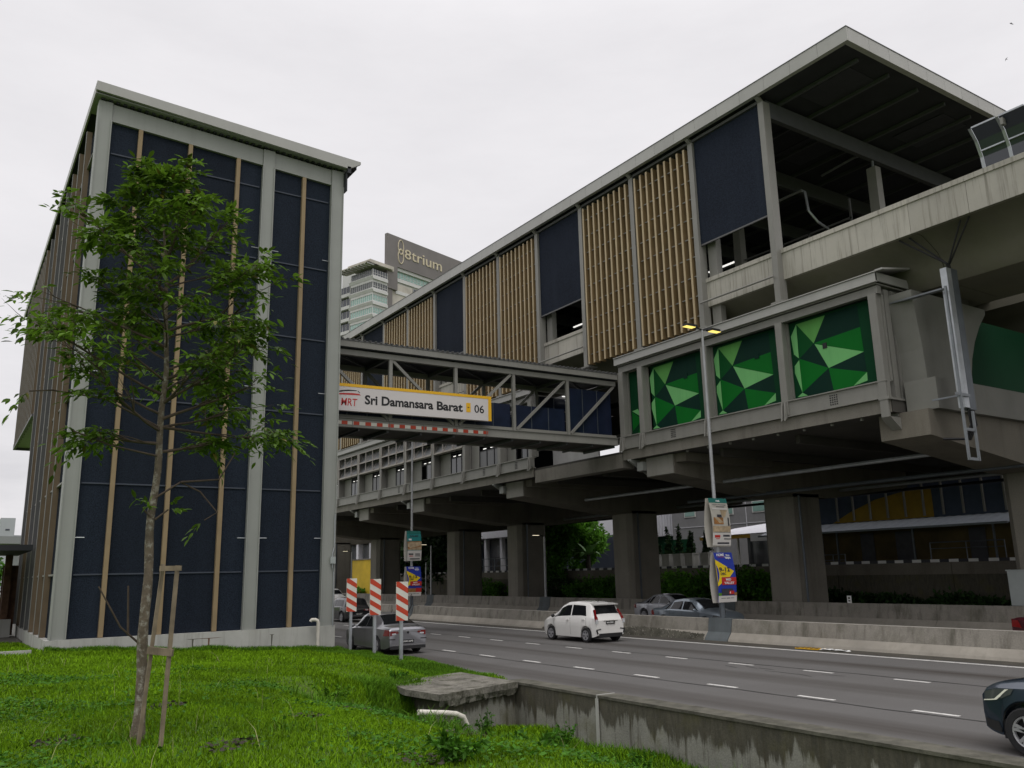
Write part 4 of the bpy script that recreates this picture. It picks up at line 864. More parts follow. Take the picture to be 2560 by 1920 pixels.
# ------------------------------------------------------------------ cars
def interp(P, y): return float(np.interp(y, [p[0] for p in P], [p[1] for p in P]))
def smooth_interp(P, y, d=.03): return sum(interp(P, y + k * d) for k in (-1.2, -.6, 0, .6, 1.2)) / 5
def car(label, loc, rz, paint_, L, W, H, top, belt, wheels, r, roofw=.72, tails=None, heads=None, side=None, wind=None, rear=None, plate=None, extra=None, name='car', low=.2, blackroof=False, rplate=True, cat='car'):
    t = thing(name, label, cat, loc, rz)
    hl = L / 2; Ra = r + .055
    def hw(y): return W / 2 * (1 - .15 * (abs(y) / hl) ** 7 - .02 * (abs(y) / hl) ** 2)
    def sec(y):
        w = hw(y); zt = smooth_interp(top, y) * H; zbel = min(smooth_interp(belt, y) * H, zt - .03); e = (abs(y) / hl) ** 14
        zn = low + .10 * e; za = zn
        for yw in wheels:
            d = abs(y - yw)
            if d < Ra: za = max(za, r + math.sqrt(max(0, Ra * Ra - d * d)) + .01)
        zm = max(za + .03, zn + (zbel - zn) * .5)
        cab = min(1, max(0, (zt - zbel) / .3)); cab = cab * cab * (3 - 2 * cab); wr = (w * .9) * (1 - cab) + W / 2 * roofw * cab
        zs = max(zbel - .02, zm + .02)
        return [(0, zn), (w * .78, zn), (w * .78, za), (w * .965, za), (w, zm), (w * .985, zs), (w * (.955 - .03 * (1 - cab)), max(zbel + .008, zs + .005)),
                (wr, zt - .02 - .075 * cab), (wr * .9, zt - .012 - .018 * cab), (wr * .5, zt - .004), (0, zt)]
    ys = set(np.linspace(-hl, hl, 72).tolist())
    for yw in wheels: ys |= set((yw + Ra * np.sin(np.linspace(-math.pi / 2, math.pi / 2, 19))).tolist()) | {yw - Ra - .004, yw + Ra + .004}
    for P in (top,): ys |= {p[0] for p in P if abs(p[0]) <= hl}
    ys = sorted(ys); secs = []
    for y in ys:
        h = sec(y); secs.append([(x, y, z) for x, z in h] + [(-x, y, z) for x, z in h[-2:0:-1]])
    c = MB(); c.loft(secs, closed=True, caps=True); body = c.build('body', paint_, t, smooth=True, local=True)
    def surf_side(y, v, s, a=6, b=7, off=.008):
        h = sec(y); p, q = h[a], h[b]; return (s * (p[0] + (q[0] - p[0]) * v + off), y, p[1] + (q[1] - p[1]) * v + off * .3)
    def side_patch(nm, m_, yb0, yb1, yt0, yt1, v0, v1, s, a=6, b=7, off=.008, n=12, k=4, parent=t):
        g = MB(); g.loft([[surf_side(yb0 + (yt0 - yb0) * j / k + ((yb1 + (yt1 - yb1) * j / k) - (yb0 + (yt0 - yb0) * j / k)) * i / n, v0 + (v1 - v0) * j / k, s, a, b, off) for j in range(k + 1)] for i in range(n + 1)])
        return g.build(nm, m_, parent, smooth=True, local=True)
    def top_patch(nm, m_, y0, y1, f0, f1, off=.01, n=8):
        g = MB(); rows = []
        for i in range(n + 1):
            y = y0 + (y1 - y0) * i / n; h = sec(y); h2 = sec(y + .02); dz = (h2[10][1] - h[10][1]) / .02; nl = math.hypot(1, dz); f = f0 + (f1 - f0) * i / n; xm = h[8][0] * f
            row = []
            for j in range(9):
                s = -1 + 2 * j / 8; x = s * xm; z = float(np.interp(abs(x), [0, h[9][0], h[8][0], h[7][0]], [h[10][1], h[9][1], h[8][1], h[7][1]]))
                row.append((x, y - dz / nl * off, z + off / nl))
            rows.append(row)
        g.loft(rows); return g.build(nm, m_, t, smooth=True, local=True)
    if wind: top_patch('windscreen', 'carglass', *wind)
    if rear: top_patch('rear_window', 'carglass', *rear)
    if blackroof: top_patch('roof_panel', 'carglass', wind[1] - .06, rear[1] + .06, .95, .95, .006)
    for s in (-1, 1):
        for (b0, b1, t0, t1) in side: side_patch('side_window', 'carglass', b0, b1, t0, t1, .08, .9, s)
        for yy in sorted({w_[0] for w_ in side} | {max(w_[1] for w_ in side)}):
            g = MB(); P0 = [surf_side(yy - .005, v, s, a, b, .003) for a, b, v in ((3, 4, .2), (3, 4, .6), (4, 5, 0), (4, 5, .5), (4, 5, 1))]; P1 = [surf_side(yy + .006, v, s, a, b, .003) for a, b, v in ((3, 4, .2), (3, 4, .6), (4, 5, 0), (4, 5, .5), (4, 5, 1))]
            g.loft([P0, P1]); g.build('door_seam', 'car_trim', t, local=True)
        for w_ in side[:2]:
            p = surf_side(w_[0] + .16 if w_[0] < w_[1] else w_[0], .72, s, 4, 5, .012); g = MB(); g.box(p[0] - .015, p[0] + .015, p[1] - .09, p[1] + .09, p[2] - .018, p[2] + .018); g.build('door_handle', paint_, t, local=True)
        f = max(side, key=lambda w_: w_[1]); p = surf_side(f[1] - .12, .12, s); g = MB(); q = []
        for i in range(7):
            a = math.pi * i / 6; rr = max(.02, math.sin(a)) * .09; q.append([(p[0] + s * (.06 + .09 - .09 * math.cos(a) * 1.0), p[1] + .7 * rr * math.cos(u), p[2] + .03 + rr * math.sin(u) * .8) for u in np.linspace(0, 2 * math.pi, 9)[:-1]])
        g.loft(q, closed=True, caps=True); g.beam((p[0] - s * .03, p[1], p[2]), (p[0] + s * .12, p[1], p[2] + .02), .05, .03); g.build('mirror', 'car_trim' if paint_ in ('car_white', 'car_black') else paint_, t, smooth=True, local=True)
        if tails:
            (y0, y1, v0, v1) = tails['side']; side_patch('tail_light', 'tail', -hl + y0, -hl + y1, -hl + y0, -hl + y1 * tails.get('tp', .7), v0, v1, s, 4, 5, .009)
            g = MB(); w = hw(-hl); x0, x1, z0, z1 = tails['end']; g.add([(s * x0 * w, -hl - .008, z0 + tails.get('cut', .05)), (s * x1 * w, -hl - .008, z0), (s * x1 * w, -hl - .008, z1), (s * (x0 + .06) * w, -hl - .008, z1)], [(0, 1, 2, 3)])
            g.add([(s * (x0 + .14) * w, -hl - .011, z0 + .05), (s * (x1 - .1) * w, -hl - .011, z0 + .04), (s * (x1 - .1) * w, -hl - .011, z0 + .09), (s * (x0 + .16) * w, -hl - .011, z0 + .1)], [(0, 1, 2, 3)], 1); g.build('tail_light', ['tail', 'headlamp'], t, local=True)
        if heads:
            (y0, y1, v0, v1) = heads['side']; side_patch('headlight', heads.get('m', 'headlamp'), hl - y1, hl - y0, hl - y1 * .8, hl - y0, v0, v1, s, 4, 5, .009)
            g = MB(); w = hw(hl); x0, x1, z0, z1 = heads.get('end', (0, 0, 0, 0))
            if x1: g.add([(s * x0 * w, hl + .008, z0), (s * x1 * w, hl + .008, z0 - .02), (s * x1 * w, hl + .008, z1), (s * x0 * w, hl + .008, z1)], [(0, 1, 2, 3)]); g.build('headlight', heads.get('m', 'headlamp'), t, local=True)
        for yw in wheels:
            x = s * (W / 2 - .115); g = MB(); prof = [(.06, -.1), (r * .62, -.1), (r * .93, -.1), (r, -.075), (r, .075), (r * .94, .098), (r * .70, .1), (r * .66, .085), (r * .64, .02), (.05, .015)]
            g.loft([[(x + s * b, yw + a * math.cos(u), r + a * math.sin(u)) for a, b in prof] for u in np.linspace(0, 2 * math.pi, 33)]); wh = g.build('wheel', 'black_rubber', t, smooth=True, local=True)
            g = MB(); R1 = r * .66
            g.loft([[(x + s * b, yw + a * math.cos(u), r + a * math.sin(u)) for a, b in ((R1 * .86, .06), (R1 * .9, .1), (R1, .106), (R1 * 1.01, .09))] for u in np.linspace(0, 2 * math.pi, 33)])
            for q in range(5):
                for dq in (-.16, .16):
                    u = 2 * math.pi * q / 5 + .3; d0, d1 = u, u + dq
                    g.beam((x + s * .088, yw + .03 * math.cos(d0), r + .03 * math.sin(d0)), (x + s * .088, yw + R1 * .92 * math.cos(d1), r + R1 * .92 * math.sin(d1)), .045, .03, up=(1, 0, 0))
            g.tube([(x + s * .06, yw, r), (x + s * .108, yw, r)], .05, 10); g.build('rim', 'rim', wh, local=True)
    g = MB(); g.box(-W / 2 + .1, W / 2 - .1, -hl + .3, hl - .3, low - .03, low + .25); g.build('underbody', 'black', t, local=True)
    if plate:
        txt, z, sgn = plate; g = MB(); y = sgn * (hl + .012); g.box(-.23, .23, min(y, y + sgn * .015), max(y, y + sgn * .015), z - .06, z + .06); pl = g.build('number_plate', 'plate', t, local=True)
        g = MB(); text_mesh(g, txt, (-.2 if sgn < 0 else .2, y + sgn * .0152, z - .035), (1 if sgn < 0 else -1, 0, 0), (0, 0, 1), .4, .07, bold=.03); g.build('lettering', 'white', pl, local=True)
    if extra: extra(t, hw, sec, hl, side_patch, top_patch)
    return t

SED_TOP = [(-2.2, .585), (-2.18, .635), (-2.12, .668), (-1.95, .68), (-1.55, .70), (-.75, .955), (-.2, 1.0), (.25, .99), (.7, .91), (1.15, .70), (1.35, .665), (1.9, .60), (2.1, .545), (2.18, .48), (2.2, .43)]
SED_BELT = [(-2.2, .62), (-1, .645), (.9, .605), (2.2, .5)]
def sc(P, k): return [(a * k, b) for a, b in P]
def silver_extra(t, hw, sec, hl, sp, tp):
    g = MB(); g.box(-.5, .5, -hl - .02, -hl - .006, .80, .815); g.build('trunk_trim', 'chrome', t, local=True)
    g = MB(); g.tube([(0, -hl - .004, .77), (0, -hl - .02, .77)], .045, 10); g.build('badge', 'black', t, local=True)
    g = MB(); g.box(-.62, .62, -hl - .018, -hl - .006, .33, .345); g.build('bumper_trim', 'chrome', t, local=True)
    g = MB(); g.box(-.7, .7, -hl - .012, -hl - .004, .2, .31); g.build('bumper_insert', 'car_trim', t, local=True)
    for s in (-1, 1): g = MB(); g.box(min(s * .5, s * .74), max(s * .5, s * .74), -hl - .012, -hl - .004, .53, .56); g.build('reflector', 'car_trim', t, local=True)
    g = MB(); g.tube([(-.1, -.9, 1.42), (-.1, -1.05, 1.56)], .008, 5); g.build('aerial', 'black', t, local=True)
car('silver saloon seen from behind beside the striped hazard boards', (14.5, 31.05, 0), rad(-2), 'car_silver', 4.4, 1.74, 1.44, SED_TOP, SED_BELT, (-1.27, 1.33), .30, .70,
    tails={'side': (0.0, .36, .3, 1.0), 'end': (.5, .97, .66, .83), 'cut': .1}, side=[(-1.0, -.25, -.72, -.25), (-.2, .95, -.2, .42)], wind=(1.12, .5, 1.05, .92), rear=(-1.45, -.78, 1.02, .92), plate=('JGM 6672', .46, -1), extra=silver_extra)
HT = [(-1.8, .53), (-1.775, .585), (-1.68, .635), (-1.45, .915), (-1.38, .95), (-1.0, .985), (-.35, 1.0), (.1, .985), (.5, .90), (1.0, .70), (1.2, .655), (1.6, .575), (1.75, .50), (1.79, .44), (1.8, .4)]
HB = [(-1.8, .6), (-.9, .63), (.9, .585), (1.8, .48)]
def hatch_extra(t, hw, sec, hl, sp, tp):
    g = MB(); g.box(-.6, .6, -hl - .012, -hl - .004, .21, .36); g.build('bumper_insert', 'car_trim', t, local=True)
    g = MB(); g.add([(-.62, -1.62, 1.47), (.62, -1.62, 1.47), (.58, -1.3, 1.52), (-.58, -1.3, 1.52), (-.62, -1.60, 1.44), (.62, -1.60, 1.44), (.58, -1.3, 1.47), (-.58, -1.3, 1.47)], [(0, 1, 2, 3), (7, 6, 5, 4), (0, 4, 5, 1), (1, 5, 6, 2), (2, 6, 7, 3), (3, 7, 4, 0)]); g.build('spoiler', 'car_white', t, local=True)
    for s in (-1, 1):
        g = MB(); g.beam((s * .675, -1.80, .80), (s * .665, -1.72, 1.0), .12, .06, up=(0, 1, 0)); g.beam((s * .665, -1.715, 1.0), (s * .60, -1.56, 1.26), .08, .06, up=(0, 1, 0)); g.build('tail_light', 'tail', t, local=True)
        g = MB(); g.box(min(s * .63, s * .75), max(s * .63, s * .75), -hl - .02, -hl + .02, .74, .9); g.build('reverse_light', 'headlamp', t, local=True)
        g = MB(); g.beam((s * .66, -hl - .006, .34), (s * .72, -hl - .006, .5), .06, .02, up=(0, 1, 0)); g.beam((s * .72, -hl - .006, .5), (s * .5, -hl - .006, .53), .04, .02, up=(0, 1, 0)); g.build('vent', 'car_trim', t, local=True)
    g = MB(); g.box(-.35, .38, -hl - .02, -hl - .004, .83, .85); g.build('tailgate_trim', 'chrome', t, local=True)
    g = MB(); g.tube([(-.05, -1.1, 1.53), (-.05, -1.2, 1.63)], .012, 5); g.build('aerial', 'black', t, local=True)
car('white hatchback with roof spoiler driving away in the middle lane', (22.7, 29.15, 0), rad(0), 'car_white', 3.62, 1.66, 1.6, HT, HB, (-1.2, 1.16), .285, .77,
    side=[(-1.25, -.3, -1.12, -.3), (-.22, .95, -.22, .5)], wind=(.98, .42, 1.0, .92), rear=(-1.63, -1.42, .98, .92), plate=('WA 8940 L', .77, -1), extra=hatch_extra)
def black_extra(t, hw, sec, hl, sp, tp):
    g = MB(); g.box(-.6, .6, -hl - .012, -hl - .004, .78, .8); g.build('tailgate_trim', 'chrome', t, local=True)
car('black hatchback far up the near carriageway behind the silver saloon', (22.1, 53.1, 0), rad(0), 'car_black', 4.1, 1.74, 1.5, sc(HT, 1.139), sc(HB, 1.139), (-1.3, 1.32), .32, .74,
    tails={'side': (0, .25, .5, 1), 'end': (.45, .97, .66, .78)}, side=[(-1.42, -.35, -1.25, -.35), (-.25, 1.05, -.25, .55)], wind=(1.1, .5, 1., .92), rear=(-1.85, -1.6, .98, .92), plate=('VCS 5271', .5, -1), extra=black_extra)
HD = {'m': 'lens', 'side': (0.02, .5, .3, .95)}
car('grey blue saloon behind the near lamp post on the far carriageway', (29.85, 29.65, 0), rad(180), 'car_greyblue', 4.55, 1.76, 1.47, sc(SED_TOP, 1.034), sc(SED_BELT, 1.034), (-1.3, 1.38), .31, .70,
    tails={'side': (0.0, .3, .3, 1.0), 'end': (.55, .97, .66, .83)}, heads=HD, side=[(-1.25, -.9, -.95, -.85), (-.85, -.12, -.72, -.12), (-.04, 1.0, -.04, .45)], wind=(1.2, .5, 1.05, .92), rear=(-1.5, -.8, 1.02, .92))
car('pale silver saloon on the far carriageway, half behind the grey blue one', (34.4, 36.1, 0), rad(180), 'car_pale', 4.5, 1.74, 1.48, sc(SED_TOP, 1.02), sc(SED_BELT, 1.02), (-1.3, 1.34), .31, .70,
    tails={'side': (0.0, .3, .3, 1.0), 'end': (.6, .97, .66, .83)}, heads=HD, side=[(-1.2, -.9, -.92, -.85), (-.85, -.12, -.7, -.12), (-.04, 1.0, -.04, .45)], wind=(1.18, .5, 1.05, .92), rear=(-1.5, -.8, 1.02, .92))
car('dark red car cut by the right frame edge on the far carriageway', (30.9, 13.2, 0), rad(180), 'car_red', 4.4, 1.74, 1.46, SED_TOP, SED_BELT, (-1.27, 1.33), .30, .70,
    tails={'side': (0.0, .36, .3, 1.0), 'end': (.52, .97, .74, .93)}, heads=HD, side=[(-1.0, -.25, -.72, -.25), (-.2, .95, -.2, .42)], wind=(1.12, .5, 1.05, .92), rear=(-1.45, -.78, 1.02, .92))
car('white van like car far off on the opposite carriageway at the tower edge', (31.2, 78.6, 0), rad(180), 'car_white', 4.3, 1.75, 1.72, sc(HT, 1.19), sc(HB, 1.19), (-1.35, 1.4), .32, .78,
    heads=HD, side=[(-1.5, -.35, -1.3, -.35), (-.25, 1.05, -.25, .6)], wind=(1.18, .5, 1., .92), rear=(-1.95, -1.7, .98, .92))
SUV_T = [(-2.2, .5), (-2.18, .6), (-1.95, .9), (-1.8, .96), (-1., 1.0), (0, .99), (.4, .93), (.85, .72), (1.0, .69), (1.6, .66), (1.95, .625), (2.1, .585), (2.17, .54), (2.2, .48)]
SUV_B = [(-2.2, .62), (1, .62), (1.9, .585), (2.2, .53)]
def suv_extra(t, hw, sec, hl, sp, tp):
    for s in (-1, 1):
        sp('headlight', 'lens', hl - .5, hl - .05, hl - .56, hl - .06, .55, .97, s, 4, 5, .012)
        sp('daytime_lamp', 'drl', hl - .26, hl - .03, hl - .30, hl - .04, .48, .535, s, 4, 5, .014); sp('daytime_lamp', 'drl', hl - .29, hl - .23, hl - .48, hl - .42, .535, .93, s, 4, 5, .016)
        sp('wheel_trim', 'car_trim', hl - 1.2, hl - .3, hl - 1.12, hl - .35, .0, .35, s, 3, 4, .006)
        sp('bumper_insert', 'car_trim', hl - .30, hl - .02, hl - .25, hl - .02, .1, .55, s, 3, 4, .01)
    g = MB(); g.box(-.6, .6, hl + .004, hl + .02, .4, .72); g.build('grille', 'car_trim', t, local=True)
car('dark blue sport utility car entering at the right frame edge', (14.45, 5.42, 0), rad(0), 'car_blue', 4.35, 1.82, 1.62, SUV_T, SUV_B, (-1.16, 1.48), .345, .74,
    side=[(-1.6, -.3, -1.4, -.3), (-.2, 1.0, -.2, .45)], wind=(1.0, .45, 1., .92), rear=(-2.1, -1.95, .98, .92), extra=suv_extra, low=.24)

# ------------------------------------------------------------------ vegetation helpers
def fast(name, V_, F_, mats, parent=None, mi=None, smooth=False):
    V_ = np.asarray(V_, np.float32); F_ = np.asarray(F_, np.int32)
    if parent is not None:
        V_ = V_ - np.array(parent.location, np.float32)
    me = bpy.data.meshes.new(name); n, k = F_.shape
    me.vertices.add(len(V_)); me.vertices.foreach_set('co', V_.ravel()); me.loops.add(n * k); me.loops.foreach_set('vertex_index', F_.ravel())
    me.polygons.add(n); me.polygons.foreach_set('loop_start', np.arange(0, n * k, k, dtype=np.int32)); me.polygons.foreach_set('loop_total', np.full(n, k, np.int32))
    for m_ in ([mats] if isinstance(mats, str) else mats): me.materials.append(M[m_])
    if mi is not None: me.polygons.foreach_set('material_index', np.asarray(mi, np.int32))
    me.update(calc_edges=True); o = bpy.data.objects.new(name, me); COL.objects.link(o)
    if parent is not None: o.parent = parent
    return o
def unit(v): return v / (np.linalg.norm(v, axis=-1, keepdims=True) + 1e-9)
def leaf_mesh(base, d, size, width, fold=.25, up=(0, 0, 1.), rnd=.6):
    """folded leaf diamonds: base points (n,3), directions, lengths -> verts, quads of two triangles"""
    n = len(base); u = np.cross(d, np.asarray(up) + RNG.normal(0, rnd, (n, 3))); u = unit(u); w = unit(np.cross(u, d)); s = np.asarray(size)[:, None]
    mid = base + d * s * .45 - w * s * fold * .5; tip = base + d * s - w * s * .02
    V_ = np.stack([base, mid + u * s * width + w * s * fold * .5, tip, mid - u * s * width + w * s * fold * .5, mid], 1).reshape(-1, 3)
    i = np.arange(n)[:, None] * 5
    F_ = np.concatenate([i + np.array([[0, 4, 1]]), i + np.array([[4, 2, 1]]), i + np.array([[0, 3, 4]]), i + np.array([[4, 3, 2]])])
    return V_, F_
def round_leaf(base, d, size, width, fold=.16, rnd=.25):
    n = len(base); u = unit(np.cross(d, np.array((0, 0, 1.)) + RNG.normal(0, rnd, (n, 3)))); w = unit(np.cross(u, d)); s = np.asarray(size)[:, None]; bend = RNG.uniform(.02, .22, (n, 1))
    def P(t, k): return base + d * s * t + u * s * k * width + w * s * (abs(k) * fold * .35 - bend * t * t)
    V_ = np.stack([P(0, 0), P(.25, .8), P(.55, .95), P(.8, .5), P(1, 0), P(.8, -.5), P(.55, -.95), P(.25, -.8), P(.45, 0)], 1).reshape(-1, 3)
    i = np.arange(n)[:, None] * 9; return V_, np.concatenate([i + np.array([[8, k, (k + 1) % 8]]) for k in range(8)])
def crown(name, mat_, parent, blobs, n, size, width=.3, seed=0, droop=.25, shell=.55):
    r = np.random.default_rng(seed + 5); pts = []; wt = np.array([b[3] * b[4] * b[5] for b in blobs]) ** (2 / 3); wt /= wt.sum()
    for b, q in zip(blobs, wt):
        m = int(n * q); v = unit(r.normal(size=(m, 3))); rad_ = (shell + (1 - shell) * r.random((m, 1))) ** .7
        # clump the leaves so that gaps stay open
        cl = unit(r.normal(size=(max(6, m // 55), 3))); k = r.integers(0, len(cl), m); v = unit(v * .42 + cl[k]) * rad_ * (1 + .18 * r.normal(size=(len(cl), 1))[k])
        pts.append(np.array(b[:3]) + v * np.array(b[3:6]))
    P = np.concatenate(pts); d = unit(r.normal(size=P.shape) + np.array([0, 0, -droop])); V_, F_ = leaf_mesh(P, d, size * (.6 + .8 * r.random(len(P))), width)
    return fast(name, V_, F_, mat_, parent)
def tree(name, label, cat, x, y, z, blobs, n, size, m_='bush', trunk=True, seed=0, group=None, r0=.22, **kw):
    t = thing(name, label, cat, (x, y, z), 0, group)
    if trunk:
        c = MB(); top = blobs[0][2]; c.tube([(x, y, z - .3), (x + .1, y, z + (top - z) * .5), (blobs[0][0], blobs[0][1], top)], [r0, r0 * .8, r0 * .4], 7)
        for b in blobs[1:7]: c.tube([(x + .05, y, z + (top - z) * .55), tuple((np.array((x, y, z + (top - z) * .7)) + np.array(b[:3])) / 2), tuple(b[:3])], [r0 * .5, r0 * .35, r0 * .12], 5)
        c.build('trunk', 'trunk_dark', t, smooth='full')
    crown('crown', m_, t, blobs, n, size, seed=seed, **kw); return t

# ------------------------------------------------------------------ young tree on the lawn
TX, TY = 2.03, 10.72; TZ = hh(TX, TY)
t = thing('young_tree', 'slender young tree with lichen spotted trunk and drooping green leaves in front of the tower', 'tree', (TX, TY, TZ))
TP = [(2.03, TZ - .15), (2.02, TZ + .5), (2.0, 2.6), (2.01, 3.6), (2.04, 4.6), (2.05, 5.3), (2.02, 6.0), (1.95, 6.8), (1.87, 7.75)]
wob = [0, .01, -.02, .015, -.02, .03, .0, .03, .02]
c = MB(); n_ = 40; zz0 = [p[1] for p in TP]
def trunk_at(z): return np.array((np.interp(z, zz0, [p[0] for p in TP]), TY + np.interp(z, zz0, wob), z))
pts = [trunk_at(z) + np.array((.012 * math.sin(z * 5), .012 * math.cos(z * 4), 0)) for z in np.linspace(zz0[0], 7.75, n_)]
c.tube(pts, [(.066 - .058 * (i / (n_ - 1)) ** 1.1) * (1 + .5 * max(0, 1 - i / 2.5)) * (1 + .05 * math.sin(i * 2.1)) for i in range(n_)], 12)
c.build('trunk', 'bark', t, smooth='full')
tips = []
def limb(p0, dirv, L, r, depth, br=None):
    own = br is None; br = br or MB()
    p0 = np.array(p0); d = np.array(dirv) / np.linalg.norm(dirv); P = [p0]; n = 6
    for i in range(n):
        d = d + np.array((random.gauss(0, .10), random.gauss(0, .10), random.gauss(-.012 if depth else .02, .035))); d /= np.linalg.norm(d); P.append(P[-1] + d * L / n)
    br.tube(P, [r * (1 - .8 * i / n) for i in range(n + 1)], 5, cap=False)
    if depth < 2:
        m = random.randint(5, 7) if depth == 0 else random.randint(2, 4)
        for i in range(m):
            k = random.uniform(.3, 1.) if depth == 0 else random.uniform(.25, 1)
            q = P[min(n, int(k * n))]; a = random.uniform(-1, 1); side = np.cross(d, (0, 0, 1.)); nd = d * .75 + side * a * .95 + np.array((0, 0, random.uniform(-.15, .22)))
            limb(q, nd, L * random.uniform(.32, .55), r * .45, depth + 1, br)
    if depth >= 1: tips.extend([(P[-1], d), (P[-2], d)] + ([(P[3], d)] if random.random() < .55 else []))
    else: tips.append((P[-1], d))
    if own: br.build('branch', 'twig', t, smooth='full')
golden = 2.399
LIMBS = []
for i in range(24):
    z = 4.6 + 3.05 * (i / 23) ** .95; az = i * golden + .4; frac = (z - 4.6) / 3.05
    L = (1.28 - .92 * frac ** 1.2) * random.uniform(.85, 1.15); LIMBS.append((z, az, L, .28 + .6 * frac))
for z, az, L, upk in LIMBS: limb(trunk_at(z), (math.cos(az), math.sin(az) * .85, upk), L, .019 - .009 * (z - 4.6) / 3, 0)
for z, dx, dy, dz, L in ((4.55, -1, -.3, .36, 1.3), (4.7, 1, -.2, .34, 1.2), (5.0, -1, .2, .42, 1.4), (5.2, 1, .25, .55, 1.3), (4.3, 1, .4, .1, .8), (4.4, -.8, .5, .08, .9), (5.6, -1, .0, .45, 1.3), (5.8, 1, -.1, .6, 1.25), (6.3, -.9, -.2, .8, 1.2), (6.4, .8, .1, .9, 1.2), (4.9, .6, -.7, .3, 1.3), (4.6, .9, .1, .0, 1.35)):
    limb(trunk_at(z), (dx, dy, dz), L, .022, 0)
low_tips = []
for z, P in ((3.9, [(2.02, 3.75), (2.3, 3.95), (2.55, 3.85), (2.75, 3.6), (2.6, 3.5)]), (3.9, [(2.3, 3.95), (2.75, 4.0), (2.95, 4.35)]), (3.5, [(2.02, 3.5), (1.9, 3.62)]), (3.55, [(2.04, 3.5), (2.18, 3.62)]), (4.3, [(2.0, 4.25), (1.5, 4.35), (1.1, 4.5)]),
             (2.3, [(1.98, 2.1), (1.75, 2.3), (1.5, 2.75)]), (2.3, [(1.85, 2.2), (1.8, 2.75)]), (4.6, [(2.0, 4.6), (1.4, 4.9), (.85, 4.95), (.62, 4.9)])):
    Q = [np.array((a, TY + .05 * math.sin(i * 2 + z), b)) for i, (a, b) in enumerate(P)]; br = MB(); br.tube(Q, [.014 * (1 - .6 * i / len(Q)) for i in range(len(Q))], 5, cap=False); br.build('branch', 'twig', t, smooth='full')
    if z > 2.5: d = Q[-1] - Q[-2]; low_tips += [(Q[-1], d / np.linalg.norm(d))] * 2
tips = [q for q in tips if random.random() < .56] + low_tips
B_, D_, S_ = [], [], []
for p, d in tips:
    for _ in range(random.choice((1, 1, 2))):
        rd = unit(np.array(d) * .7 + RNG.normal(0, .6, 3) * np.array((1, 1, .3)) + np.array((0, 0, .05)))
        Lr = random.uniform(.16, .3); nn = random.choice((5, 5, 7))
        for q in range(nn):
            k = (q // 2 + 1) / ((nn + 1) // 2); pos = p + rd * Lr * k + np.array((0, 0, -.10 * k * k * Lr / .2)); sd = np.cross(rd, (0, 0, 1.)) * (1 if q % 2 else -1)
            if q == nn - 1: sd = rd * 1.5
            B_.append(pos); D_.append(unit(rd * .6 + sd * .75 + np.array((0, 0, -.45)) + RNG.normal(0, .22, 3))); S_.append(random.uniform(.075, .15))
V_, F_ = round_leaf(np.array(B_), np.array(D_), np.array(S_), .19)
nl = len(B_); old = (RNG.random(nl) < .035).astype(int); fast('foliage', V_, F_, ['leaf', 'leaf_old'], t, np.tile(old, 8))
# timber tree stake
t = thing('tree_stake', 'grey timber support frame of two stakes and crosspieces beside the young tree', 'tree stake', (2.1, 10.3, hh(2.1, 10.3)))
gz0 = hh(2.1, 10.3)
c = MB(); c.beam((1.95, 10.35, gz0 - .2), (2.075, 10.25, 2.98), .038, .036, up=(0, 1, 0)); c.build('stake', 'wood', t)
c = MB(); c.beam((2.135, 10.12, gz0 - .3), (2.2, 10.12, 2.96), .042, .038, up=(0, 1, 0)); c.build('stake', 'wood', t)
c = MB(); c.beam((2.03, 10.19, 2.93), (2.24, 10.1, 2.93), .04, .055); c.build('crosspiece', 'wood', t)
c = MB(); c.beam((1.98, 10.26, 2.06), (2.2, 10.08, 2.03), .04, .075); c.build('crosspiece', 'wood', t)

# ------------------------------------------------------------------ grass
yaw, pitch, roll = rad(33.65853), rad(12.5737), rad(-1.26305)
fv = np.array((math.sin(yaw) * math.cos(pitch), math.cos(yaw) * math.cos(pitch), math.sin(pitch))); rv = np.array((math.cos(yaw), -math.sin(yaw), 0)); uv = np.cross(rv, fv)
def seen(P, m=.12):
    q = P - np.array((0, 0, 2.8)); d = q @ fv; x = (q @ rv) / d; y = (q @ uv) / d
    return (d > .5) & (np.abs(x) < .605 + m) & (np.abs(y) < .454 + m)
hv = np.vectorize(hh)
def scatter(n, x0, x1, y0, y1, seed):
    r = np.random.default_rng(seed); x = r.uniform(x0, x1, n); y = r.uniform(y0, y1, n); P = np.stack([x, y, hv(x, y)], 1)
    ok = seen(P) & ~((x > 2.9) & (x < 12.95) & (y > 31.85)) & ~((x > 10.0 + .9 * np.sin(y * 5) ** 2) & (x < 12.5) & (y > 18.1 + .28 * (x - 9.8)) & (y < 20.95)) & ~((x < 3) & (y > 40.4))
    return P[ok], r
def blades(P, r, h, w, lean, seg=1):
    n = len(P); a = r.uniform(0, 2 * math.pi, n); s = np.stack([np.cos(a), np.sin(a), 0 * a], 1); b = r.uniform(0, 2 * math.pi, n); l = np.stack([np.cos(b), np.sin(b), 0 * b], 1) * (lean * r.random(n) * h)[:, None]
    up = np.zeros((n, 3)); up[:, 2] = h; w = np.broadcast_to(w, (n,))[:, None]
    p0 = P - np.array((0, 0, .02)); m = P + l * .35 + up * .6; tip = P + l + up
    V_ = np.stack([p0 - s * w, p0 + s * w, m + s * w * .75, m - s * w * .75, tip], 1).reshape(-1, 3); i = np.arange(n)[:, None] * 5
    F3 = np.concatenate([i + np.array([[0, 1, 2]]), i + np.array([[0, 2, 3]]), i + np.array([[3, 2, 4]])]); return V_, F3
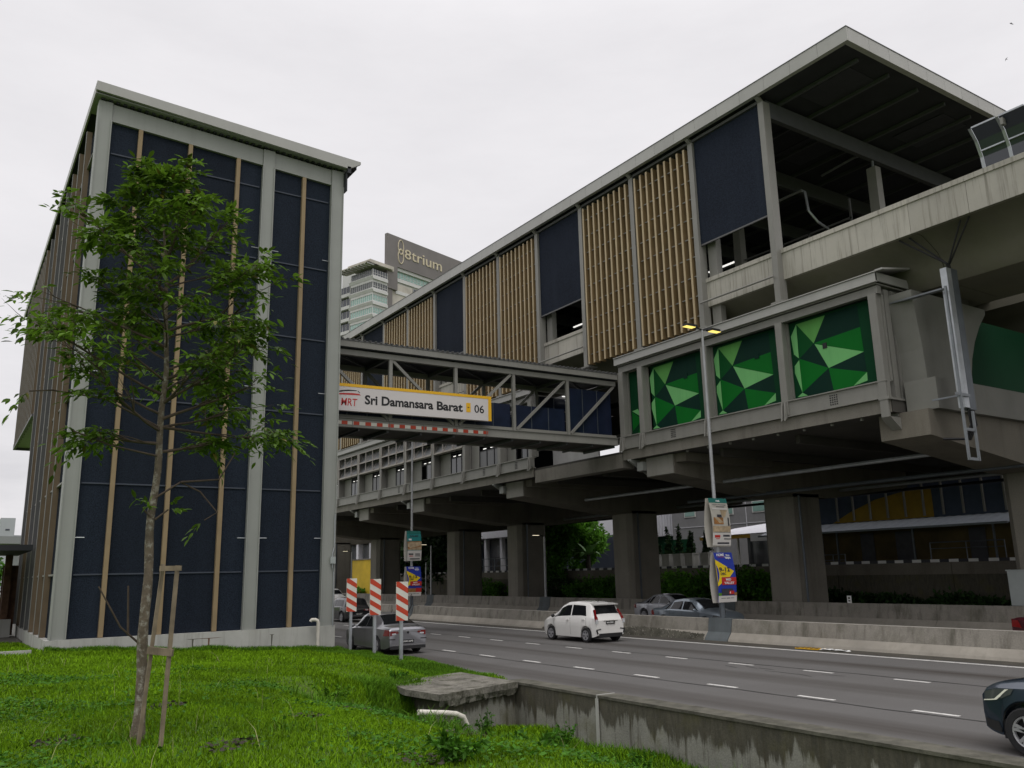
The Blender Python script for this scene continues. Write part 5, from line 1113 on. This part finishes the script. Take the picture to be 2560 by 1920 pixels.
def grass(name, m_, specs, mats=None):
    VV, FF, MI, off = [], [], [], 0
    for (n, x0, x1, y0, y1, h0, h1, w, lean, sd, msk) in specs:
        P, r = scatter(n, x0, x1, y0, y1, sd)
        if msk is not None: P = P[msk(P, r)]
        h = r.uniform(h0, h1, len(P)) * (.75 + .5 * np.abs(np.sin(P[:, 0] * 1.7 + 2 * np.sin(P[:, 1] * .8)) * np.cos(P[:, 1] * 1.1)))
        V_, F_ = blades(P, r, h, w, lean); VV.append(V_); FF.append(F_ + off); off += len(V_)
    return struct(fast(name, np.concatenate(VV), np.concatenate(FF), m_), 'stuff')
g = grass('grass', 'grass_blade', [(210000, -2, 10.5, 4.5, 14, .025, .07, .0055, 1.1, 1, None), (130000, -3, 13, 14, 24, .03, .08, .009, 1.0, 2, None), (80000, -4, 13, 24, 42, .05, .12, .014, .9, 3, None), (60000, 7.5, 12.5, 9, 21.5, .05, .16, .010, 1.1, 4, None)])
tag(g, 'short bright green lawn grass in front of the tower', 'grass')
drain = lambda P, r: (P[:, 0] > 6.4 + .6 * np.sin(P[:, 1])) & (r.random(len(P)) < .8)
near = lambda P, r: ((np.hypot(P[:, 0] - 2.2, P[:, 1] - 10.4) < .75) & (r.random(len(P)) < .5)) | (np.sin(P[:, 0] * 2.1 + P[:, 1]) * np.cos(P[:, 1] * 1.3 - P[:, 0]) > .72)
g = grass('tall_grass', 'grass_dark', [(26000, 5.5, 12.5, 5.5, 17.2, .08, .3, .009, 1.1, 5, drain), (22000, -1, 9, 5, 20, .07, .17, .006, 1.2, 6, near), (9000, 8.8, 10.6, 17.6, 21.2, .12, .3, .008, 1.2, 9, None), (16000, 3, 13, 31.2, 31.95, .08, .2, .012, .8, 7, None), (30000, 11.5, 12.95, 20.5, 31, .05, .13, .010, .9, 8, None)])
tag(g, 'darker taller grass and weeds in the drain, round the tree foot and along the tower plinth', 'grass')
P, r = scatter(1500, 0, 9, 8, 26, 21); P = P[r.random(len(P)) < .11]; V_, F_ = blades(P, r, r.uniform(.16, .38, len(P)), .003, 1.1)
tag(struct(fast('seed_heads', V_, F_, 'straw'), 'stuff'), 'pale straw coloured grass seed heads standing above the lawn', 'grass')
P, r = scatter(60000, -1, 9, 5, 22, 33); cl_ = np.sin(P[:, 0] * 1.5 + 1.2 * np.sin(P[:, 1] * .9)) + np.cos(P[:, 1] * 1.25 + P[:, 0] * .6) + .5 * np.sin(P[:, 0] * 4.3 + P[:, 1] * 3.1)
P = P[(cl_ > .95 + .5 * r.random(len(P))) | (r.random(len(P)) < .05)]; P[:, 2] += r.uniform(.03, .10, len(P)); d = unit(r.normal(size=P.shape) * np.array((1, 1, .25)) + np.array((0, 0, .25)))
V_, F_ = leaf_mesh(P, d, r.uniform(.03, .075, len(P)), .33, .15, rnd=.35); tag(struct(fast('ground_cover', V_, F_, 'weed'), 'stuff'), 'patches of small round leaved ground cover in the lawn', 'ground cover')
P, r = scatter(9000, 0, 6, 6.5, 13, 35); P = P[(np.sin(P[:, 0] * 2.2 + 2) * np.cos(P[:, 1] * 1.9 + 1) > .8)]; P[:, 2] += .05
V_, F_ = leaf_mesh(P, unit(r.normal(size=P.shape) * np.array((1, 1, .2))), r.uniform(.03, .08, len(P)), .3, .1); tag(struct(fast('dry_leaves', V_, F_, 'trunk_dark'), 'stuff'), 'scattered brown dead leaves and bare soil crumbs in the lawn', 'dead leaves')
# broad leaved weeds
def weed(name, label, x, y, R, H, n, size, seed, m_='weed', group='leafy weeds round the drain'):
    z = hh(x, y); t = thing(name, label, 'weed', (x, y, z), 0, group); r = np.random.default_rng(seed); P = []; Dd = []; c = MB()
    for k in range(max(5, n // 22)):
        a = r.uniform(0, 6.28); e = np.array((x + R * math.cos(a) * r.random(), y + R * math.sin(a) * r.random(), z + H * r.uniform(.5, 1))); c.tube([(x + .1 * R * math.cos(a), y + .1 * R * math.sin(a), z), tuple(e)], .006, 4, cap=False)
        for q in range(22):
            u = r.uniform(.25, 1.05); P.append(np.array((x, y, z)) + (e - np.array((x, y, z))) * u); Dd.append(unit(r.normal(0, 1, 3) + np.array((math.cos(a), math.sin(a), .1)) * .7))
    c.build('stem', 'weed', t); V_, F_ = leaf_mesh(np.array(P), np.array(Dd), size * r.uniform(.6, 1.2, len(P)), .22); fast('leaf_cluster', V_, F_, m_, t)
weed('leafy_weed', 'feathery dark green weed clump alone on the lawn right of the tree', 6.9, 17.2, .45, .5, 330, .09, 1, 'grass_dark', None)
for i, (lab, x, y, R, H) in enumerate((('broad leaved weed at the bottom centre of the lawn', 4.3, 7.6, .4, .3), ('leafy weed growing in front of the drain chamber slab', 9.9, 17.6, .35, .6), ('leafy weed at the foot of the stained retaining wall panel', 11.5, 15.6, .4, .55),
                                      ('ferny weed at the broken corner of the drain chamber', 11.0, 17.9, .4, .8), ('low weed creeping over the left edge of the drain slab', 9.9, 19.2, .45, .35), ('leafy weed in the grass behind the drain slab', 10.3, 21.2, .4, .35), ('leafy weed in the drain below the wall joint', 11.2, 12.8, .5, .6), ('weed clump on the bank beside the broken pipe', 7.2, 13.0, .45, .4), ('large weed clump at the near end of the drain', 10.2, 9.6, .6, .5), ('spreading weed on the bank above the drain, left of the near clump', 6.6, 9.6, .5, .32))):
    weed('leafy_weed', lab, x, y, R, H, 260, .10, 30 + i, 'weed')

# ------------------------------------------------------------------ background on the right, beyond the viaduct
t = thing('roadside_wall', 'stained concrete retaining wall with black and white kerb behind the viaduct piers', 'wall', (47, 40, .4))
for k in range(12):
    a = 12 + 7.4 * k; c = MB(); c.box(47.0, 47.4, a, a + 7.36, .3, 2.2); c.build('wall_panel', 'old_wall', t)
    c = MB(); c.box(46.94, 47.42, a, a + 7.36, 2.203, 2.86); c.build('wall_band', 'concrete_dark', t)
c = MB(); c.loft([[(46.9, 12 + .55 * k, 2.865), (46.9, 12 + .55 * k, 3.03), (47.45, 12 + .55 * k, 3.03), (47.45, 12 + .55 * k, 2.865)] for k in range(160)], closed=True)
c.m = [(i // 4) % 2 for i in range(len(c.m))]; c.build('kerb', ['white', 'ban_dark'], t)
W2 = thing('yellow_shed', 'blue grey and yellow corrugated shed with a long awning behind the viaduct at right', 'building', (53, 30, 2.9))
c = MB(); c.box(52.4, 60, 14, 43, 2.8, 5.6); c.build('wall', 'ochre', W2)
c = MB(); c.box(52.3, 60, 14, 43, 5.62, 11); c.build('upper_wall', 'corr_blue', W2)
c = MB(); c.add([(52.26, 38, 5.7), (52.26, 30.5, 5.7), (52.26, 30.5, 7.6), (52.26, 32.5, 7.45), (52.26, 34.5, 7.1), (52.26, 36.5, 6.4)], [tuple(range(6))]); c.build('yellow_panel', 'corr_yellow', W2)
c = MB(); c.box(52.2, 52.28, 14, 25.5, 5.7, 11); c.build('yellow_panel', 'ochre', W2)
for k in range(10):
    y = 25.9 + 1.28 * k; c = MB(); c.box(52.1, 52.25, y, y + .1, 5.8, 11); c.build('rib', 'steel', W2)
c = MB(); n = 60; c.loft([[(50.2, 25 + 18 * i / n, 5.03 + .03 * (i % 2)), (52.25, 25 + 18 * i / n, 5.66 + .03 * (i % 2))] for i in range(n + 1)]); c.loft([[(50.2, 25 + 18 * i / n, 4.98), (52.25, 25 + 18 * i / n, 5.6)] for i in range(n + 1)]); c.box(50.15, 50.2, 25, 43, 4.95, 5.08); c.build('awning', 'awning', W2)
for y, w in ((27.5, 1.), (32.2, 1.2), (35, 1.), (39, 1.2)): c = MB(); c.box(52.34, 52.39, y, y + w, 2.85, 4.9); c.build('door', 'ban_dark', W2)
for y in (26, 31, 36.5, 41): c = MB(); c.box(50.5, 50.6, y, y + .1, 2.95, 5.1); c.build('post', 'galv_dark', W2)
for lab, y0, y1 in (('white tube railing by the shed at the right', 24.5, 28.8), ('low white tube railing by the shed, left of its awning posts', 34.6, 36.4), ('low white tube railing beside the pier, leftmost by the shed', 37.0, 38.6)):
    t = thing('railing', lab, 'railing', (48.5, y0, 2.9), 0, 'tube railings in front of the shed'); z = 4.0 if y0 < 30 else 3.5
    c = MB(); c.tube([(48.5, y0, z), (48.5, y1, z)], .04, 6); c.build('rail', 'galv_dark', t); c = MB(); c.tube([(48.5, y0, z - .35), (48.5, y1, z - .35)], .03, 6); c.build('rail', 'galv_dark', t)
    for y in np.linspace(y0, y1, 3): c = MB(); c.tube([(48.5, y, 2.9), (48.5, y, z)], .035, 6); c.build('post', 'galv_dark', t)
F1 = thing('white_factory', 'white ribbed factory block with dark glazed ground floor behind the viaduct', 'building', (71, 80, 2.9))
c = MB(); c.box(70, 90, 70.6, 92, 6.6, 14); 
for k in range(44): c.box(69.94, 69.998, 70.7 + .48 * k, 70.78 + .48 * k, 6.65, 14)
c.build('upper_wall', 'fac_white', F1)
c = MB(); c.box(70.6, 90, 70.8, 92, 2.9, 6.55); c.build('glazing', 'gwall', F1)
for y in (70.7, 76, 81.5, 87): c = MB(); c.box(70.05, 70.4, y, y + .35, 2.9, 6.58); c.build('column', 'fac_white', F1)
F2 = thing('grey_office', 'plain grey office block with a small teal window beside the white factory', 'building', (69, 62, 2.9))
c = MB(); c.box(68, 85, 55, 70.3, 2.9, 15); c.build('wall', 'fac_grey', F2)
for y, z in ((61.2, 8.2), (66.6, 8.3), (57, 8.2)): 
    c = MB(); c.box(67.94, 67.99, y, y + 1.7, z, z + 2.4); f = c.build('window', 'white', F2); c = MB(); c.box(67.91, 67.935, y + .12, y + 1.58, z + .12, z + 1.1); c.box(67.91, 67.935, y + .12, y + 1.58, z + 1.25, z + 2.28); c.build('pane', 'win_teal', f)
c = MB(); c.box(67.9, 67.99, 67.4, 70.2, 2.9, 6.0); c.build('door', 'gwall', F2)
c = MB(); c.box(67.96, 67.992, 64.8, 64.9, 2.9, 15); c.box(67.96, 67.992, 59.5, 59.6, 2.9, 15); c.box(67.96, 67.992, 55, 70, 7.2, 7.27); c.build('joint', 'fac_white', F2)
F3 = thing('guard_house', 'small guard house with a white folded roof and yellow fascia behind the lamp banners', 'building', (57, 49, 2.9))
c = MB(); c.add([(55.5, 45.0, 5.6), (55.5, 54, 5.5), (60, 54, 6.3), (60, 45, 6.9)], [(0, 1, 2, 3)]); c.add([(55.5, 45.0, 5.5), (55.5, 54, 5.42), (60, 54, 6.2), (60, 45, 6.8)], [(3, 2, 1, 0)]); c.build('roof', 'fac_white', F3)
c = MB(); c.box(55.4, 55.5, 48.2, 54, 5.2, 5.48); c.build('fascia', 'corr_yellow', F3)
c = MB(); c.box(55.3, 55.5, 44, 48.2, 4.9, 5.5); c.build('fascia', 'fac_white', F3)
c = MB(); c.box(56.5, 60, 44.5, 49.6, 2.9, 5.4); c.build('wall', 'win_navy', F3)
for y in (49.8, 53.5): c = MB(); c.box(55.6, 55.75, y, y + .15, 2.9, 5.4); c.build('column', 'white', F3)
for i, y in enumerate((57.0, 55.6, 54.2, 52.8, 51.0)):
    t = thing('planter', ['pale square planter under the leftmost cypress', 'pale square planter under the second cypress from the left', 'pale square planter under the tallest cypress', 'pale square planter under the cypress by the grey office', 'pale square planter under the cypress by the guard house'][i], 'planter', (53, y, 2.9), 0, 'planters on the upper road')
    c = MB(); c.box(52.7, 53.5, y - .45, y + .45, 2.95, 4.0); c.box(52.66, 53.54, y - .49, y + .49, 4.004, 4.1); c.build('box', 'plinth', t)
    hgt = (2.1, 2.3, 2.5, 2.0, 1.8)[i]
    t = thing('cypress', ['dark slim cypress in the leftmost planter', 'dark slim cypress in the second planter', 'tallest dark slim cypress in the middle planter', 'dark slim cypress in front of the grey office', 'shortest dark cypress beside the guard house'][i], 'tree', (53.1, y, 4.1), 0, 'slim cypresses in planters')
    c = MB(); c.tube([(53.1, y, 4.05), (53.1, y, 4.1 + hgt * .7)], .05, 5); c.build('trunk', 'trunk_dark', t)
    crown('crown', 'bush_dark', t, [(53.1, y, 4.25 + hgt * .14 * k, .42 - .05 * k, .42 - .05 * k, .3) for k in range(7)], 1100, .16, seed=i)
gp = 'trees behind the viaduct'
tree('leafy_tree', 'dense dark leafy tree filling the left of the opening between two piers', 'tree', 46.3, 63.8, .5, [(45.8, 63.6, 4.6, 1.9, 1.9, 2.0), (45.4, 64.5, 5.8, 1.8, 2.0, 1.6), (45.5, 62.2, 3.0, 1.2, 1.0, 1.2), (46.2, 62.2, 5.9, 1.5, 1.4, 1.1)], 9000, .34, 'bush', seed=1, group=gp)
tree('leafy_tree', 'brighter green tree behind the banana plant', 'tree', 51.5, 65, 2.9, [(51.5, 65, 6.3, 2.0, 1.9, 1.7), (51, 63.6, 5.4, 1.5, 1.2, 1.2), (51.5, 67.5, 6.4, 1.6, 2.0, 1.5), (51, 66, 4.2, 1.3, 2., 1.2)], 6500, .42, 'bush_light', seed=2, group=gp)
tree('leafy_tree', 'very dark spreading tree in the opening behind the far lamp posts', 'tree', 49, 90, .5, [(49, 90, 6, 4, 6, 3), (48.5, 85.5, 5, 3, 3.5, 2.5), (48, 95, 5, 3, 4, 2.5), (48, 89, 2.5, 2.0, 6, 2)], 7500, .6, 'bush_dark', seed=3, group=gp)
tree('leafy_tree', 'far dark tree beyond the yellow wall', 'tree', 56, 140, 2.9, [(56, 140, 9, 5, 8, 4)], 2500, .8, 'bush_dark', seed=4, group=gp)
for i, (lab, y, m_, h) in enumerate((('dark bush below the dense leafy tree', 60.8, 'bush_dark', 1.6), ('mid green bush below the banana plant', 57.2, 'bush', 1.5), ('leafy bush at the right of the banana plant', 54.2, 'bush', 1.6), ('low bush left of the pier by the cars', 50.5, 'bush_dark', 1.0),
                                   ('overgrown bush behind the silver saloon', 46.5, 'bush_light', 2.1), ('overgrown bush behind the near lamp banners', 43.0, 'bush', 1.9), ('overgrown bush right of the near lamp banners', 39.3, 'bush', 2.0), ('low creeping bush at the wall foot right of the wide pier', 33.2, 'bush_dark', .75),
                                   ('thin creeper bush at the wall foot in the middle right', 29.5, 'bush_dark', .55), ('thin creeper bush at the wall foot before the cabinet', 25.2, 'bush_dark', .6), ('dark bush in front of the white pillared building', 72.5, 'bush', 1.5), ('bush at the foot of the yellow wall', 108, 'bush', .9))):
    crown_z = .5 + h * .55; x = 44.8 if y < 80 else 45.5
    tree('bush', lab, 'bush', x, y, .45, [(x, y, crown_z, 1.5, 1.6, h * .62), (x + .7, y + 1.2, crown_z * .9, 1.2, 1.3, h * .5), (x + .3, y - 1.3, crown_z * .85, 1.2, 1.2, h * .5)], 2600, .24, m_, seed=20 + i, group='bushes between the piers and the wall', r0=.05)
t = thing('banana_plant', 'banana plant with long arching pale ribbed fronds between two piers', 'plant', (48.4, 60.9, 2.9))
c = MB()
for dx in (-.25, .0, .22): c.tube([(48.4 + dx, 60.9 + dx, 2.5), (48.4 + dx * .6, 60.9 + dx * .5, 3.6), (48.4 + dx * .3, 60.9, 4.3)], [.17, .14, .09], 8)
c.build('trunk', 'trunk_dark', t, smooth='full')
for k in range(13):
    a = 2 * math.pi * k / 13 + .2; L = 2.0 + .5 * math.sin(k * 2.3); c = MB(); rows = []; lean = .55 + .35 * ((k * 5) % 4) / 3
    for i in range(11):
        u = i / 10; rr = L * u * lean; z = 4.2 + L * u * (1.25 - lean) * 1.15 - 1.1 * lean * u ** 2.6; w = .27 * math.sin(math.pi * min(1, u * 1.02 + .04)) ** .6
        P = np.array((48.4 + rr * math.cos(a), 60.9 + rr * math.sin(a), z)); s = np.array((-math.sin(a), math.cos(a), 0)); rows.append([tuple(P - s * w + np.array((0, 0, .06 * w))), tuple(P - np.array((0, 0, .09 * w))), tuple(P + s * w + np.array((0, 0, .06 * w)))])
    c.loft(rows); c.build('frond', 'palm', t, smooth='full')
t = thing('pillared_building', 'white pillared building glimpsed in the narrow opening between two piers', 'building', (58, 90, 2.9))
c = MB(); c.box(56, 70, 80, 99, 7.0, 12); c.build('upper_wall', 'fac_white', t); c = MB(); c.box(58, 70, 80, 99, 2.9, 6.95); c.build('wall', 'win_navy', t)
for y in (83, 87.4, 91, 95): c = MB(); c.box(56.2, 56.7, y, y + .45, 2.9, 6.98); c.build('pillar', 'fac_white', t)
t = thing('mesh_fence', 'thin dark mesh fence on the kerb in front of the white pillared building', 'fence', (48, 72, 2.9))
for k in range(24): c = MB(); c.box(48.0, 48.05, 64 + 1.1 * k, 64.06 + 1.1 * k, 2.9, 4.3); c.build('post', 'galv_dark', t)
c = MB(); c.box(48.01, 48.04, 64, 89, 4.25, 4.3); c.box(48.01, 48.04, 64, 89, 3.5, 3.54); c.build('rail', 'galv_dark', t)
t = thing('yellow_wall', 'bright yellow painted wall at the far end below a white columned building', 'wall', (47, 112, .4)); c = MB(); c.box(47, 47.4, 100.5, 131, .2, 4.9); c.build('panel', 'yellow_wall', t); c = MB(); c.box(46.9, 47.5, 100.5, 131, 4.904, 5.05); c.build('coping', 'concrete', t)
t = thing('columned_building', 'white columned building above the yellow wall', 'building', (52, 118, 2.9)); c = MB(); c.box(50, 62, 100, 140, 7.5, 9.5); c.build('roof', 'fac_white', t); c = MB(); c.box(53, 62, 100, 140, 3, 7.45); c.build('wall', 'win_navy', t)
for k in range(8): y = 103 + 4.5 * k; c = MB(); c.box(50.2, 50.9, y, y + .7, 3, 7.48); c.build('column', 'fac_white', t)

# tall office tower far behind
T8 = thing('office_tower', 'distant white office tower with teal window bands and a huge grey sign wall', 'building', (105.53, 226.63, 0), rad(17.64))
L8 = dict(local=True)
c = MB(); c.box(4.45, 35, 0, 1.2, 97.1, 107.15); c.box(0, 4.445, 0, 1.2, 89.3, 107.15); c.build('sign_wall', 'b_grey', T8, **L8)
c = MB(); c.box(.1, 2.6, .3, 1.3, 60, 89.2); c.build('sign_leg', 'b_grey', T8, **L8)
c = MB()
for zc, h in ((104.0, 4.6), (100.8, 4.6)):
    pts = [(5.7 + 1.15 * math.cos(u), -.08, zc + h / 2 * math.sin(u)) for u in np.linspace(0, 2 * math.pi, 33)]; c.tube(pts, .16, 6)
pts = [(5.7 + .75 * math.cos(u), -.08, 102.45 + .9 * math.sin(u)) for u in np.linspace(0, 2 * math.pi, 25)]; c.tube(pts, .16, 6); c.build('emblem', 'b_sign', T8, **L8)
c = MB(); text_mesh(c, '8', (7.35, -.04, 100.75), (1, 0, 0), (0, 0, 1), 2.7, 3.15, bold=.0, depth=.12); c.build('lettering', 'b_sign', T8, **L8); c = MB(); text_mesh(c, 'trium', (10.35, -.04, 100.8), (1, 0, 0), (0, 0, 1), 13.9, 3.3, bold=.0, depth=.12); c.build('lettering', 'b_sign', T8, **L8)
c = MB(); c.box(4.46, 35, .5, 1.2, 96.1, 97.09); c.build('sign_ledge', 'b_white', T8, **L8)
c = MB(); c.box(4.0, 36, 1.3, 20, 40, 97); c.box(-1, 36, 6, 20, 40, 99); c.build('wall', 'b_white', T8, **L8)
c = MB(); c.box(3.2, 12, 1.0, 1.29, 40, 92); c.build('stained_wall', 'b_stain', T8, **L8)
def band(x0, x1, y0, y1, z0, z1, nx, ny, m1, m2, sx, sy):
    g = MB(); g.box(x0 + .15, x1 - .15, y0 + .15, y1 - .15, z0, z1); w = g.build('window', m1, T8, **L8); g = MB()
    for i in range(nx + 1): x = x0 + (x1 - x0) * i / nx; g.box(x - .06, x + .06, y0 + .05, y0 + .15, z0, z1)
    for i in range(ny + 1): y = y0 + (y1 - y0) * i / ny; g.box(x0 + .05, x0 + .15, y - .06, y + .06, z0, z1)
    g.box(x0 + .06, x1, y0 + .06, y0 + .14, z0 + .62, z0 + .72); g.build('mullion', 'b_white', w, **L8)
for k in range(9):
    z = 94.1 - 4.05 * k
    band(12.2 if k > 1 else 5, 35, 1.05, 3, z, z + 1.95, 20, 1, 'win_teal' if k % 2 == 0 else 'win_navy', '', 0, 0)
    c = MB(); c.box(12.2 if k > 1 else 4.4, 35.2, .75, 1.28, z - 1.5, z - .4); c.build('spandrel', 'b_white', T8, **L8)
for k in range(9):      # left block with deep white floor slabs
    z = 91.45 - 4.0 * k
    band(-6.5, -.5, -.85, 9.2, z, z + 1.9, 6, 11, ('win_navy', 'win', 'win_teal', 'win_teal', 'win_teal')[k % 5], '', 0, 0)
    c = MB(); c.prism([(-7.0, z - .5), (-.7, z - .5), (-.7, z - 1.35), (-6.6, z - 1.35)], 'y', -1.3, 9.7); c.build('floor_slab', 'b_white', T8, **L8)
    c = MB(); c.box(-6.5, -.6, -.8, 9.2, z - 2.1, z - 1.36); c.box(-6.55, -.6, -.9, 9.25, z - .49, z - .01); c.build('spandrel', 'b_white', T8, **L8)
    band(-.4, 5.4, 2.4, 4, z, z + 1.9, 6, 1, 'win_navy', '', 0, 0); c = MB(); c.box(-.6, 5.5, 1.6, 4, z - 2.1, z - .3); c.build('spandrel', 'b_white', T8, **L8)
    z -= 3
    band(-5.5, 0, 10.6, 24, z, z + 2.4, 4, 8, 'win_navy', '', 0, 0); c = MB(); c.box(-6.2, 0, 10.0, 25, z - 1.2, z - .2); c.build('floor_slab', 'b_white', T8, **L8)
c = MB(); c.box(-9.2, -5, -1.8, 13.2, 94.6, 94.85); c.box(-9.2, 1, -1.8, -.9, 94.6, 94.85); c.box(-7.2, 2.5, -.4, 10, 94.9, 96.4); c.build('roof_canopy', 'b_stain', T8, **L8)
for k in range(10): y = -1.5 + 1.55 * k; c = MB(); c.box(-9.2, -6.6, y, y + .15, 94.2, 94.59); c.build('canopy_rib', 'b_white', T8, **L8)

# far left: flyover, small white block, trees, cars
t = thing('flyover', 'distant grey concrete flyover seen at the left frame edge beside the tower', 'flyover', (0, 150, .8))
c = MB(); c.prism([(-60, 9.6), (14, 8.6), (14, 9.7), (-60, 10.7)], 'y', 149, 153); c.build('deck', 'flyover', t)
for x in (9.2, -14): c = MB(); c.box(x - 1.0, x + 1.0, 150, 152, .3, 8.8); c.build('pier', 'flyover', t)
t = thing('white_block', 'small white block building far away above the flyover', 'building', (17, 322, 1)); c = MB(); c.box(14.5, 18.6, 320, 330, 1, 23.6); c.build('main_block', 'skyline_grey', t); c = MB(); c.box(18.7, 30, 322, 332, 1, 18.2); c.build('side_block', 'skyline_grey', t); c = MB(); c.box(16, 17.2, 319.9, 319.99, 19.6, 20.1); c.build('window', 'win_navy', t)
tree('leafy_tree', 'small leafy tree peeping over the covered walkway at the left edge', 'tree', 2.4, 92, .3, [(2.4, 92, 4.6, 2.2, 2.2, 2.0), (3.4, 92, 3.5, 1.5, 1.5, 1.3)], 2600, .4, 'bush', seed=51, group='trees at the far left')
tree('leafy_tree', 'rounded tree beneath the flyover at the left edge', 'tree', 4.0, 125, .3, [(4.0, 125, 2.9, 2.4, 2.4, 1.9)], 1800, .5, 'bush', seed=52, group='trees at the far left')
tree('leafy_tree', 'hazy tree line clump beyond the flyover', 'tree', 14, 260, .6, [(12, 260, 4, 8, 3, 3.5), (24, 265, 4, 8, 3, 4)], 2500, 1.0, 'bush_dark', seed=53, group='trees at the far left')
src = [o for o in bpy.data.objects if o.parent is None and o.get('label', '').startswith('white hatchback')][0]
d = dup(src, (9.3, 175, hh(9.3, 175)), 'tiny white car far away on the road at the left edge', rad(75)); d['group'] = 'far cars at the left edge'
d = dup(src, (12.4, 195, hh(12.4, 195)), 'tiny pale car far away behind the other one at the left edge', rad(80)); d['group'] = 'far cars at the left edge'
for i, x in enumerate((-90, -45, 60)):
    tree('leafy_tree', ['far wooded clump at the horizon, leftmost', 'far wooded clump at the horizon beside the flyover', 'far wooded clump at the end of the road'][i], 'tree', x, 420, .5, [(x + 14 * k, 420 + 5 * k, 6, 12, 6, 7 + k) for k in range(-1, 2)], 2600, 2.2, 'bush', seed=70 + i, group='wooded clumps at the horizon', r0=.5)

# two swallows
for lab, az_, el_, D_m, s, ro in (('larger dark bird in flight at the top right corner', 67.73, .58, 55, .17, (.6, -.9, .5)), ('smaller bird in flight below the other at the top right', 67.15, .54, 70, .13, (.2, .5, 1.2))):
    a = rad(az_); P = (D_m * math.sin(a), D_m * math.cos(a), 2.8 + D_m * el_); t = thing('bird', lab, 'bird', P, 0, 'birds in the sky'); t.rotation_euler = ro
    c = MB(); q = []
    for i in range(9):
        u = i / 8; rr = .16 * s * math.sin(math.pi * min(1, u * .9 + .06)) + .004; q.append([(rr * math.cos(v), (u - .5) * s * 1.3, rr * math.sin(v)) for v in np.linspace(0, 2 * math.pi, 9)[:-1]])
    c.loft(q, closed=True, caps=True)
    c.add([(0, -.55 * s, 0), (.16 * s, -1.0 * s, 0), (0, -.85 * s, .01), (-.16 * s, -1.0 * s, 0)], [(0, 1, 2, 3)])
    for sg in (-1, 1): c.add([(0, .25 * s, .02), (sg * .7 * s, .15 * s, .14 * s), (sg * 1.45 * s, -.3 * s, .05 * s), (sg * .65 * s, -.12 * s, .1 * s), (0, -.1 * s, .02)], [(0, 1, 2, 3, 4)])
    c.build('body', 'lamp_dark', t, smooth='full', local=True)
